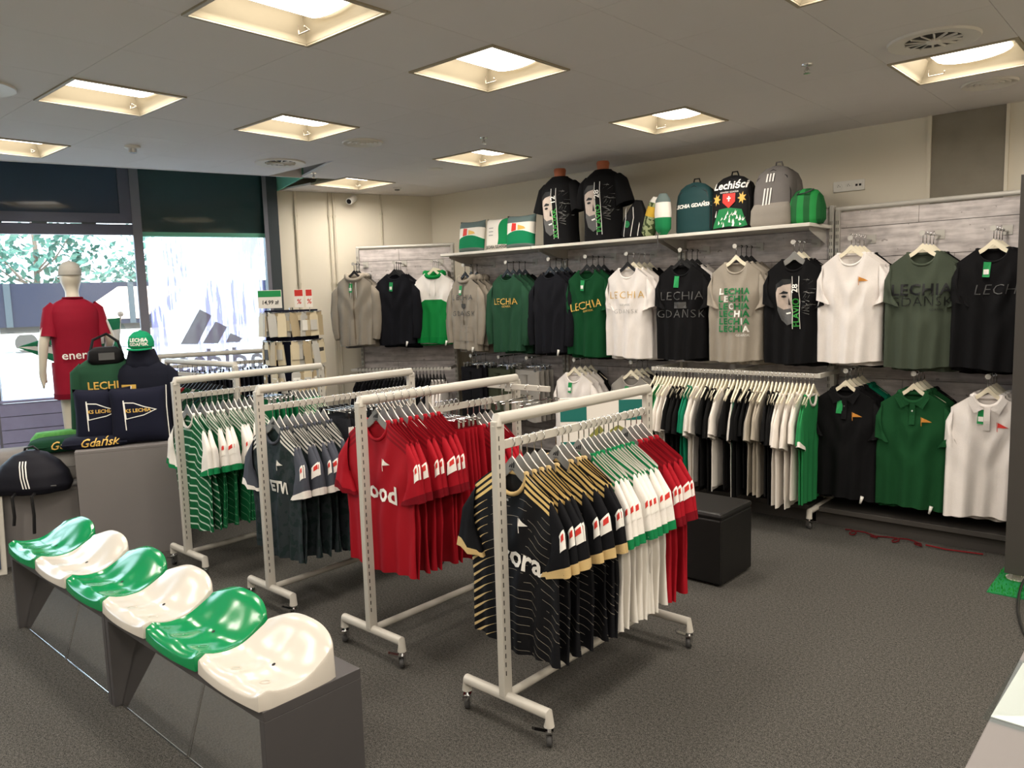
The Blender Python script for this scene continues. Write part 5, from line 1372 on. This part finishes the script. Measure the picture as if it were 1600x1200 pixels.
for k, (a, b, rz, lab) in enumerate(((.17, .25, -.12, 'navy cushion with gold pennant on the window side of the podium'), (.40, .15, -.02, 'navy cushion with gold pennant on the rack side of the podium'))):
    x, y = pp(a, b); t = thing('cushion', lab, 'cushion', (x, y, .955), vis + rz, 'navy pennant cushions')
    c2 = put('cover', PN, M['navy_c'], t, rot=(-.16, 0, 0))
    f_ = lambda vf, dx, dz, o=.003: newmesh('print', [(p_ + dx, pill_y(.37, .40, .065, p_ + dx, q_ + dz) - o, q_ + dz) for p_, q_ in vf[0]], vf[1])
    outl = [[(-.09, .062), (-.03, .057), (.035, .027), (.115, .0), (.03, -.037), (-.084, -.057)]]
    put('pennant_border', f_(poly_flat(outl, .03), 0, .03, .003), M['white_print'], c2); put('pennant', f_(poly_flat(pen, .03), 0, .03, .0045), M['navy_c'], c2)
    put('pole', f_(poly_flat([[(-.096, .075), (-.088, .075), (-.082, -.13), (-.088, -.13)]], .03), 0, .03), M['white_print'], c2)
    put('lettering', f_(text_mesh('KS LECHIA', .034, 0, .0008), -.005, .03, .006), M['gold'], c2)
    B().tube([(.185, 0, .2), (.178, 0, .05), (.183, 0, -.2)], .004, 6).obj('piping', M['white_print'], c2, True)
# torsos behind the cushions
x, y = pp(.20, .44)
t = thing('torso_form', 'torso form wearing the green sweatshirt on the podium', 'torso form', (x, y, .761), vis, 'torso forms on the podium')
put('torso', Blob([(0, .15, .09), (.3, .145, .095), (.48, .165, .09), (.55, .12, .07), (.575, .055, .055)], 2.3).mesh(3), M['skin'], t); B().lathe([(.056, .57), (.05, .62), (.05, .64), (.001, .64)], 16).obj('neck', M['skin'], t, True)
g_ = thing('sweatshirt', 'green sweatshirt with gold lettering on the podium torso', 'sweatshirt', (x, y, .761), vis)
bl = Blob([(z + .002, a + .02, b + .022) for z, a, b in worn_levels(.60, .168, .098)], 2.3, 3, .005); put('body', bl.mesh(4, False), f_dgrn, g_)
for sd in (-1, 1): put('sleeve', worn_sleeve(sd, .165, .515, .42, .065, .05, .08), f_dgrn, g_)
B().tube([(.075 * cos(a), .065 * sin(a), .605) for a in [2 * pi * k / 20 for k in range(20)]], .011, 6, False, True).obj('collar', f_dgrn, g_, True)
put('print', bl.conform(text_mesh('LECHIA', .075, 0, .0012), 0, .40, .005), M['gold'], g_); put('print', bl.conform(text_mesh('GDAŃSK', .022), .01, .36, .005), M['gold'], g_)
b_ = thing('sling_bag', 'small black sling bag with strap on the green torso', 'bag', (x, y, .761 + .60), vis + .1)
put('body', Blob([(0, .10, .05), (.03, .12, .06), (.09, .11, .055), (.12, .07, .03)], 2.8, 3).mesh(3), bkp, b_, (0, -.05, -.05))
B().tube([(-.10, -.05, .02), (-.07, 0, .12), (.02, .02, .16), (.09, 0, .10), (.11, -.05, 0)], .010, 8).obj('strap', bkp, b_, True)
B().box(-.05, .05, -.112, -.108, -.02, .03).obj('mesh_pocket', M['dark_grey_print'], b_)
x, y = pp(.44, .38)
t = thing('torso_form', 'torso form wearing the navy hoodie and cap on the podium', 'torso form', (x, y, .761), vis - .2, 'torso forms on the podium')
put('torso', Blob([(0, .15, .09), (.3, .145, .095), (.44, .16, .09), (.5, .11, .07), (.53, .055, .055)], 2.3).mesh(3), M['skin'], t); B().lathe([(.056, .52), (.05, .57), (.075, .62), (.07, .70), (.001, .72)], 16).obj('head_stub', M['skin'], t, True)
g_ = thing('hoodie', 'navy hoodie with white sleeve lettering on the podium torso', 'hoodie', (x, y, .761), vis - .2)
bl = Blob([(z + .002, a + .02, b + .024) for z, a, b in worn_levels(.56, .165, .098)], 2.3, 9, .005); fnv = fabric(26, 28, 40); put('body', bl.mesh(4, False), fnv, g_)
for sd in (-1, 1): put('sleeve', worn_sleeve(sd, .165, .48, .40, .065, .05, .08), fnv, g_)
put('hood', Blob([(0, .11, .09), (.05, .115, .10), (.10, .10, .095), (.15, .085, .09)], 2.1, 2, .005).mesh(4, False), fnv, g_, (0, .0, .49))
put('print', bl.conform(text_mesh('LECHIA', .05, 0, .001), -.08, .30, .005), M['white_print'], g_); put('patch', bl.conform(poly_flat([[(-.05, -.02), (.05, -.02), (.05, .02), (-.05, .02)]], .02), -.08, .38, .005), M['gold'], g_)
c2 = thing('baseball_cap', 'green cap with white lettering on the navy torso', 'cap', (x, y, .761 + .655), vis - .2)
capb = Blob([(0, .085, .095), (.04, .087, .098), (.08, .075, .085), (.11, .045, .05), (.12, .01, .01)], 2.0); put('crown', capb.mesh(4), fabric(22, 140, 96), c2)
put('lettering', capb.conform(text_mesh('LECHIA', .035, 0, .0012), 0, .055, .004), M['white_print'], c2); put('lettering', capb.conform(text_mesh('GDAŃSK', .03, 0, .0012), 0, .025, .004), M['white_print'], c2)
B().prism([(.085 * cos(a), -.07 - .075 * sin(a)) for a in [pi * k / 10 for k in range(11)]], 2, 0, .006).obj('peak', fabric(22, 140, 96), c2, rot=(.12, 0, 0))
B().lathe([(.009, 0), (.007, .006), (.001, .008)], 10).obj('button', fabric(22, 140, 96), c2, True, (0, 0, .118))
# backpack lying on the low block
bx, by = -5.83, 1.62
t = thing('backpack', 'black sports backpack with three stripes lying on the low podium', 'backpack', (bx, by, .50), vis - .35)
bl = Blob([(0, .22, .15), (.04, .24, .17), (.12, .22, .16), (.19, .17, .13), (.25, .10, .08), (.275, .03, .03)], 2.5, 3, .01); put('body', bl.mesh(4), fabric(26, 26, 34, .55), t)
for k in range(3): put('stripe', bl.conform(poly_flat([[(.07 + .018 * k, .05), (.078 + .018 * k, .05), (.04 + .018 * k, .22), (.032 + .018 * k, .22)]], .02), -.05, 0, .004), M['white_print'], t)
B().tube([(-.2, -.12, .05), (0, -.165, .06), (.2, -.12, .05)], .005, 6).obj('zip_seam', M['dark_grey_print'], t, True)
for a in (-.04, .08): B().tube([(a, -.14, .02), (a, -.20, .0), (a + .01, -.212, -.12), (a, -.21, -.24 if a > 0 else -.18)], .011, 6).obj('strap', M['black_plastic'], t, True)
B().tube([(.05, .02, .26), (.02, .0, .30), (-.03, .0, .29), (-.05, .02, .24)], .008, 6).obj('grab_loop', M['black_plastic'], t, True)
x, y = pp(-.47, .62); folded('crumpled_sweater', 'crumpled grey sweater behind the black backpack', 'sweater', (x, y, .50), vis, .22, .16, .22, fabric(130, 126, 124), None, None, 9)
# low stand left of the podium with the white leaning board
t = thing('leaning_board', 'white framed board leaning at the left picture edge', 'board', (-5.80, 1.30, 0), vis)
B().prism([(-.02, 0), (.0, 0), (.12, .55), (.10, .55)], 0, -.2, .11).obj('frame', M['white_metal'], t, bevel=.003); B().prism([(-.024, .04), (-.021, .04), (.088, .51), (.085, .51)], 0, -.17, .08).obj('poster', M['glass_blue'], t)

# ------------------------------------------------------------------ mannequin in the window
fa = math.atan2(-WN.y, -WN.x) + pi / 2 + .15     # local -Y looks out of the window
MX, MY, MZ = -7.17, 2.42, .34
pl = thing('window_plinth', 'low grey plinth under the window mannequin', 'plinth', (MX, MY, 0), WANG)
B().box(-.4, .55, -.3, .3, .0, MZ - .02).obj('body', M['podium'], pl, bevel=.003); B().box(-.41, .56, -.31, .31, MZ - .0195, MZ).obj('top', M['podium'], pl)
mq = thing('mannequin', 'ivory full mannequin in red kit facing the window', 'mannequin', (MX, MY, MZ), fa)
me = bpy.data.meshes.new('figure'); V_ = []; E_ = []; R_ = []
def vtx(p, r, frm=None):
    V_.append(p); R_.append(r)
    if frm is not None: E_.append((frm, len(V_) - 1))
    return len(V_) - 1
pel = vtx((0, 0, .93), (.13, .10)); sp = vtx((0, .0, 1.08), (.12, .09), pel); chs = vtx((0, .0, 1.28), (.15, .10), sp); nk = vtx((0, .01, 1.44), (.06, .06), chs); nk2 = vtx((0, -.005, 1.52), (.05, .05), nk); hd = vtx((0, -.015, 1.58), (.085, .10), nk2); hd2 = vtx((0, -.01, 1.66), (.098, .115), hd); vtx((0, -.005, 1.72), (.08, .095), hd2)
for s in (-1, 1):
    hp = vtx((s * .09, 0, .88), (.085, .085), pel); kn = vtx((s * .10, -.01, .48), (.055, .058), hp); an = vtx((s * .11, .02, .09), (.034, .038), kn); ft = vtx((s * .12, -.04, .035), (.034, .03), an); vtx((s * .13, -.14, .025), (.028, .02), ft)
    s1 = vtx((s * .17, 0, 1.36), (.055, .055), chs)
    if s < 0: el = vtx((-.26, .03, 1.10), (.042, .042), s1); wr = vtx((-.25, -.13, .98), (.028, .03), el); hn = vtx((-.245, -.19, .965), (.032, .02), wr)
    else: el = vtx((.25, .05, 1.09), (.042, .042), s1); wr = vtx((.27, .02, .86), (.028, .03), el); hn = vtx((.27, .0, .79), (.02, .034), wr)
    for q, (dx, l) in enumerate(((-.018, .07), (-.006, .08), (.006, .075), (.018, .06))):
        if s < 0: vtx((-.245 + dx, -.19 - l, .95), (.008, .008), hn)
        else: vtx((.27, dx, .79 - l), (.008, .008), hn)
    vtx((V_[hn][0] - s * .03, V_[hn][1] - .02, V_[hn][2] - .03), (.009, .009), hn)
me.from_pydata(V_, E_, []); me.materials.append(None)
fo = put('figure', me, M['skin'], mq)
sk = fo.modifiers.new('skin', 'SKIN'); sk.use_smooth_shade = True
for k, r in enumerate(R_): me.skin_vertices[0].data[k].radius = r
me.skin_vertices[0].data[0].use_root = True
ss = fo.modifiers.new('sub', 'SUBSURF'); ss.levels = 1; ss.render_levels = 2
B().lathe([(.16, 0), (.16, .012), (.02, .016)], 24).obj('base_plate', M['chrome'], mq, True, (0, 0, 0))
kit = thing('football_kit', 'red jersey and shorts worn by the window mannequin', 'kit', (MX, MY, MZ), fa)
n = NT('kit_red'); M['kit'] = fabric(140, 20, 42, .7)  # kit red darkened, its backlit shade put into the colour
jb = Blob([(z + .80, a, b) for z, a, b in worn_levels(.66, .188, .13)], 2.3, 4, .008); put('jersey_body', jb.mesh(4, False), M['kit'], kit)
put('jersey_sleeve', worn_sleeve(1, .165, 1.385, .24, .062, .068, .16, .04), M['kit'], kit); put('jersey_sleeve', worn_sleeve(-1, .165, 1.385, .24, .062, .068, .16, .02), M['kit'], kit)
B().tube([(.072 * cos(a), .01 + .066 * sin(a), 1.458) for a in [2 * pi * k / 20 for k in range(20)]], .010, 6, False, True).obj('collar', fabric(120, 14, 34), kit, True)
for s in (-1, 1):
    lv = [superell(.108, .125, .62 + .30 * k / 5, 20, 2.2, s * .092, 0) for k in range(6)]; lv = [[(p[0], p[1] * (1.05 - .02 * k), p[2]) for p in r] for k, r in enumerate(lv)]
    put('shorts_leg', B().rings(lv, False).mesh('leg', True), M['kit'], kit); put('shorts_hem', B().rings([superell(.112, .135, .615, 20, 2.2, s * .092), superell(.112, .135, .66, 20, 2.2, s * .092)], False).mesh('hem', True), fabric(110, 12, 32), kit)
# lettering on the back of the jersey (local +Y side)
def back_text(txt, size, dx, dz, mat):
    vs, fs = text_mesh(txt, size, 0, .001); out = []
    for a, b in vs:
        x, z = -(a) + dx, b + dz; out.append((x, -jb.yf(x, z) + .022, z))
    put('back_lettering', newmesh('lettering', out, [f[::-1] for f in fs]), mat, kit)
back_text('energa', .10, .0, .98, M['white_print']); back_text('GRUPA', .03, -.06, .91, M['white_print'])
cp = thing('baseball_cap', 'grey cap on the head of the window mannequin', 'cap', (MX, MY, MZ + 1.645), fa); fg = fabric(176, 172, 164)
put('crown', Blob([(0, .088, .108), (.04, .088, .108), (.08, .076, .094), (.11, .05, .06), (.125, .01, .01)], 2.0).mesh(4), fg, cp, (0, -.01, 0)); B().prism([(.088 * cos(a), -.09 - .085 * sin(a)) for a in [pi * k / 10 for k in range(11)]], 2, 0, .007).obj('peak', fg, cp, rot=(.18, 0, 0)); B().lathe([(.01, 0), (.008, .006), (.001, .008)], 10).obj('button', fg, cp, True, (0, -.01, .122))
# pennant flag in the window
fl_ = thing('pennant_flag', 'green and white pennant flag on a ball-topped pole in the window', 'flag', (0, 0, 0))
top = [(-1.56, 1.61), (-1.75, 1.60), (-1.95, 1.54), (-2.15, 1.46), (-2.40, 1.38)]; bot = [(-1.60, 1.30), (-1.78, 1.25), (-1.95, 1.22), (-2.13, 1.23), (-2.40, 1.37)]
vs = []; uv = []; fs = []; nn = 8; mm = 20
def lerpl(l, t): k = min(len(l) - 2, int(t * (len(l) - 1))); f = t * (len(l) - 1) - k; return tuple(a + (b - a) * f for a, b in zip(l[k], l[k + 1]))
for i in range(mm + 1):
    a, b = lerpl(top, i / mm), lerpl(bot, i / mm)
    for j in range(nn + 1):
        f = j / nn; s_, z_ = a[0] + (b[0] - a[0]) * f, a[1] + (b[1] - a[1]) * f
        vs.append(wp(s_, .16 + .03 * sin(i * .9 + f)) + (z_,)); uv.append((i / mm, f))
for i in range(mm):
    for j in range(nn): q = i * (nn + 1) + j; fs.append((q, q + 1, q + nn + 2, q + nn + 1))
n = NT('flag_cloth'); u, v = n.uv(); c_ = n.mix(n.band(v, .34, .68), rgb(40, 128, 92), rgb(226, 226, 222)); M['flag'] = n.fin(c_, .9)
o = put('cloth', newmesh('cloth', vs, fs, True, uv), M['flag'], fl_); so_ = o.modifiers.new('solid', 'SOLIDIFY'); so_.thickness = .004
tv, tf = text_mesh('LECHIA', .15, 0, .002)
put('lettering', newmesh('lettering', [wp(-1.97 - a * 1.15, .20) + (1.40 + b * .9 + .16 * (-a) * -1 * .5,) for a, b in tv], [f[::-1] for f in tf]), M['dark_grey_print'], fl_)
a, b = wp(-1.555, .16), wp(-1.64, .16)
B().tube([a + (1.63,), b + (1.0,)], .008, 8).obj('pole', M['white_plastic'], fl_, True); B().lathe([(.001, -.028), (.02, -.02), (.028, 0), (.02, .02), (.001, .028)], 14).obj('finial_ball', M['white_plastic'], fl_, True, a + (1.645,))
B().lathe([(.12, 0), (.12, .02), (.015, .04), (.012, 1.01)], 18).obj('pole_base', M['white_plastic'], fl_, True, b + (0,))

# ------------------------------------------------------------------ accessory stand by the jamb
SX, SY = -6.13, 3.86
t = thing('accessory_stand', 'revolving wire stand of packaged accessories by the windows', 'display stand', (SX, SY, 0), .2)
B().lathe([(.25, 0), (.25, .03), (.03, .05)], 24).obj('base', M['black_plastic'], t, True); B().tube([(0, 0, .03), (0, 0, 1.66)], .018, 10).obj('pole', M['chrome'], t, True)
for a in range(4): B().box(-.16, .16, -.165, -.155, .5, 1.64).obj('back_panel', fabric(26, 28, 44), t, rot=(0, 0, a * pi / 2 + .1))
packs = []
TZ = (1.62, 1.37, 1.12, .87)
for zi, z in enumerate(TZ):
    B().tube([(.26 * cos(a), .26 * sin(a), z) for a in [2 * pi * k / 24 for k in range(24)]], .004, 6, False, True).obj('tier_ring', M['chrome'], t, True)
    for a in range(12):
        an = 2 * pi * a / 12; B().tube([(.16 * cos(an), .16 * sin(an), z), (.27 * cos(an), .27 * sin(an), z + .004)], .003, 5).obj('peg', M['chrome'], t)
pkm = B(); pkm.box(-.038, .038, -.006, .006, -.20, -.02).box(-.03, .03, -.002, .002, -.02, .012); PK = pkm.mesh('pack')
card = B().box(-.03, .03, -.008, .008, -.15, -.06).mesh('card'); cm = [plain('pack_cream', rgb(206, 194, 166), .35), plain('pack_silver', rgb(190, 188, 182), .3), plain('pack_beige', rgb(176, 160, 130), .4), M['panel_dark']]
k = 0
for zi, z in enumerate(TZ):
    for a in range(20):
        an = -2.6 + 3.6 * a / 19
        if zi == 1 and a in (9, 10) or zi == 2 and a in (4, 5, 9, 10): continue
        r = .235 + .02 * (a % 2); tx_, ty = SX + r * cos(an), SY + r * sin(an)
        o = thing('accessory_pack', 'packaged accessory in the %s tier of the stand, %s from the window' % (('top', 'second', 'third', 'lowest')[zi], ordn(a)), 'package', (tx_, ty, z - .01), an + pi / 2 + random.uniform(-.5, .5), 'packs on the accessory stand')
        put('pouch', PK, cm[(a * 7 + zi) % 3], o, rot=(random.uniform(-.1, .1), random.uniform(-.12, .12), 0)); put('card', card, [M['panel_dark'], cm[1], cm[0], M['white_print']][(a * 3 + zi) % 4], o)
for dx, w, hm, bm, txt, rz in ((-.14, .22, 'tag_green', 'paper', '14,99 zł', -.1), (.12, .08, 'red_print', 'paper', '%', .0), (.21, .06, 'red_print', 'paper', '%', .1)):
    sg = thing('price_sign', '%s price card on top of the accessory stand' % ('wide green headed' if w > .2 else 'red headed' if w > .07 else 'narrow red headed'), 'sign', (SX + dx * .75, SY + dx * .66 - .05, 1.66), .72 + rz)
    B().box(-w / 2, w / 2, -.002, .002, 0, .16).obj('card', M[bm], sg); B().box(-w / 2 + .004, w / 2 - .004, -.004, -.002, .10, .155).obj('header', M[hm], sg)
    put('lettering', flat_mesh(text_mesh(txt, .05 if w > .2 else .06, .1, .001), -.0035, 0, .05), M['black_print'] if w > .2 else M['red_print'], sg)
    B().tube([(0, 0, -.05), (0, 0, .0)], .004, 6).obj('stem', M['chrome'], sg)

# ------------------------------------------------------------------ end panel, turf, counter
t = thing('end_panel', 'tall dark display panel cut by the right picture edge', 'display panel', (-.745, 5.02, 0))
B().box(-.055, .045, 0, .95, .05, 2.27).obj('frame', M['panel_dark'], t, bevel=.003)
B().box(.0455, .049, .03, .92, .62, 2.24).obj('poster', M['paper'], t); B().box(.0455, .049, .03, .92, .08, .62).obj('poster_band', M['green_print'], t)
for yy in (.08, .85): B().box(-.02, .02, yy - .02, yy + .02, 0.012, .05).obj('foot', M['white_metal'], t)
B().lathe([(.06, .006), (.06, .012), (.001, .014)], 18).obj('foot_plate', M['white_metal'], t, True, (.0, .08, 0))
t = thing('turf_mat', 'bright green artificial turf mat under the dark display panel', 'mat', (-.42, 5.2, 0))
B().box(-.42, .6, -.42, .75, 0, .006).obj('backing', M['green_print'], t)
b = B(); rr = random.Random(2)
for k in range(5200):
    x, y = rr.uniform(-.42, .6), rr.uniform(-.42, .75); a = rr.uniform(0, 6.28); dx, dy = .003 * cos(a), .003 * sin(a); i = len(b.v)
    b.v += [(x - dx, y - dy, .005), (x + dx, y + dy, .005), (x + dy * 2, y + dx * 2, .02)]; b.f.append((i, i + 1, i + 2))
o = b.obj('pile', M['turf'], t); o['kind'] = 'stuff'
t = thing('sales_counter', 'grey counter top corner at the lower right picture edge', 'counter', (.15, 1.25, 0))
B().box(-.415, .5, -.6, .75, .86, .90).obj('top', M['podium'], t, bevel=.003); B().box(-.39, .5, -.58, .70, 0, .86).obj('body', M['bench'], t)
t = thing('paper_sheet', 'white sheet in a clear sleeve lying on the counter', 'paper', (-.145, 1.70, .9005), -.03)
B().box(-.115, .2, -.12, .155, 0, .002).obj('sheet', M['paper'], t); B().box(-.125, .21, -.14, .165, .002, .0026).obj('sleeve', M['glass'], t)
t = thing('power_cable', 'black cable looping over the floor beside the end panel', 'cable', (-.69, 4.787, 0))
cpt = [(-.50, 5.25, .024), (-.62, 5.17, .024), (-.706, 5.046, .024), (-.70, 4.91, .024), (-.69, 4.787, .022), (-.665, 4.591, .008), (-.627, 4.42, .008), (-.591, 4.29, .008), (-.48, 4.08, .008), (-.25, 3.95, .008), (.2, 3.9, .008)]
B().tube([(a + .69, b - 4.787, c_) for a, b, c_ in cpt], .007, 8).obj('cord', M['black_plastic'], t, True)
B().box(.17, .24, .44, .49, .006, .05).obj('plug', M['black_plastic'], t, bevel=.005)
t = thing('red_lanyard', 'tangled thin red cord on the floor under the polo shirts', 'cord', (-1.6, 5.4, 0))
b = B(); b.tube([(-.22 + .0135 * k + .05 * sin(k * .62), .04 * cos(k * .62), .014 + .006 * sin(k * .9)) for k in range(40)], .005, 6); b.obj('cord', fabric(84, 18, 22), t, True)  # cord red darkened, shade under the clothes put into its colour
B().tube([(.3, .0, .015), (.42, -.01, .012), (.62, .03, .01)], .005, 6).obj('loose_end', fabric(110, 24, 28), t, True)
# box of leaflets behind the front rack
t = thing('display_board', 'white, teal and olive printed board behind the red rack', 'board', (-3.05, 4.3, 0), .75)
B().box(-.3, .3, -.015, .015, .05, 1.0).obj('panel', M['paper'], t); B().box(-.3, .3, -.12, .12, 0, .05).obj('foot', M['panel_dark'], t)
for (a, b, z0, z1, m) in ((-.3, -.12, .84, .98, 'glass_teal'), (.1, .3, .84, .98, 'glass_teal'), (-.3, -.15, .5, .7, 'glass_teal')): B().box(a, b, -.017, -.015, z0, z1).obj('colour_block', plain('teal_block', rgb(30, 112, 104), .5), t)
put('lettering', flat_mesh(text_mesh('60', .3, 0, .01), -.018, .02, .68), plain('olive_print', rgb(140, 140, 70), .6), t)

# ================================================================== OUTSIDE
def out(s, o): return wp(s, o)
g_ = B().prism([wp(-60, -70), wp(60, -70), wp(60, -.21), wp(-60, -.21)][::-1], 2, -.12, -.06)
n = NT('pavement'); f = n.noise(n.obj(), 3, 3); M['pave'] = n.fin(n.mix(f, rgb(196, 190, 184), rgb(222, 216, 208)), .9)
struct(g_.obj('ground', M['pave']))
# unseen upper storeys with overhang, added to shade the pavement
struct(B().prism([wp(-40, -2.6), wp(40, -2.6), wp(40, 12), wp(-40, 12)], 2, 3.7, 12.0).obj('shade_block_above', plain('facade_grey', rgb(150, 150, 150), .8)))
rr = random.Random(11)
M['leaf'] = plain('leaf_green', rgb(70, 104, 92), .7, 0, .2, .4, 3); M['bark'] = plain('bark', rgb(110, 96, 84), .9)
def tree(s, o, h, label):
    x, y = wp(s, o); t = thing('street_tree', label, 'tree', (x, y, -.06), rr.uniform(0, 6), 'trees beyond the railway')
    B().tube([(0, 0, 0), (.1, 0, h * .3), (-.1, .1, h * .6), (.1, .1, h * .85)], [.22, .17, .12, .05], 8).obj('trunk', M['bark'], t, True)
    b = B(); lf = B()
    for k in range(9):
        a = rr.uniform(0, 6.28); z0 = h * rr.uniform(.16, .45); L = h * rr.uniform(.16, .34); e = Vector((L * cos(a), L * sin(a), z0 + L * .7))
        b.tube([(0, 0, z0), (e.x * .5, e.y * .5, z0 + L * .25), tuple(e)], [.07, .05, .02], 5)
        for q in range(70):
            c_ = e + Vector((rr.gauss(0, .13), rr.gauss(0, .13), rr.gauss(0, .11))) * h * .75; r = rr.uniform(.16, .36); d1 = Vector((rr.uniform(-1, 1), rr.uniform(-1, 1), rr.uniform(-1, 1))).normalized(); d2 = d1.orthogonal().normalized(); i = len(lf.v)
            lf.v += [tuple(c_ - d1 * r), tuple(c_ + d2 * r * .5), tuple(c_ + d1 * r), tuple(c_ - d2 * r * .5)]; lf.f.append((i, i + 1, i + 2, i + 3))
    b.obj('branches', M['bark'], t, True); o_ = lf.obj('foliage', M['leaf'], t); o_['kind'] = 'stuff'
for k, (s, o, h) in enumerate(((-16, -42, 9), (-9.5, -40, 8.5), (-4, -43, 9), (2, -41, 8), (-23, -41, 9))):
    tree(s, o, h, 'tall leafy tree beyond the rail wagons, %s from the far left' % ordn([1, 2, 3, 4, 0][k]))
# freight wagons
def wagon(s0, s1, label, c1):
    x, y = wp((s0 + s1) / 2, -31); t = thing('freight_wagon', label, 'rail wagon', (x, y, -.06), WANG, 'rail wagons outside'); h = (s1 - s0) / 2
    B().box(-h, h, -1.2, 1.2, 1.1, 2.9).obj('body', plain('wagon_paint', c1, .6), t); B().box(-h, h, -1.0, 1.0, .8, 1.1).obj('underframe', M['panel_dark'], t)
    for k in range(5):
        xx = -h + .4 + (2 * h - .8) * k / 4; B().box(xx - .12, xx + .12, -1.28, -1.2, 1.1, 2.9).obj('rib', M['frame_dark'], t)
    B().prism([(-h * .5, 1.3), (h * .1, 1.3), (h * .4, 2.7), (-h * .1, 2.7)], 1, -1.24, -1.205).obj('painted_panel', plain('pale_panel', rgb(226, 196, 180), .7), t)
    for xx in (-h + .9, -h + 2.2, h - 2.2, h - .9): B().tube([(xx, -1.0, .42), (xx, -.85, .42)], .42, 16).obj('wheel', M['panel_dark'], t)
for k, s in enumerate((-26, -15.5, -5, 5.5)): wagon(s, s + 10, 'blue freight wagon seen through the window, %s from the far left' % ordn(k), rgb(12, 24, 64) if k % 2 else rgb(16, 22, 44))
# railing in front of the track
t = thing('street_railing', 'low pale railing on the far side of the pavement', 'railing', wp(-10, -22) + (-.06,), WANG)
for z in (.5, 1.0): B().tube([(-18, 0, z), (18, 0, z)], .03, 6).obj('rail', M['gondola'], t)
for k in range(19): B().tube([(-18 + 2 * k, 0, 0), (-18 + 2 * k, 0, 1.0)], .03, 6).obj('post', M['gondola'], t)
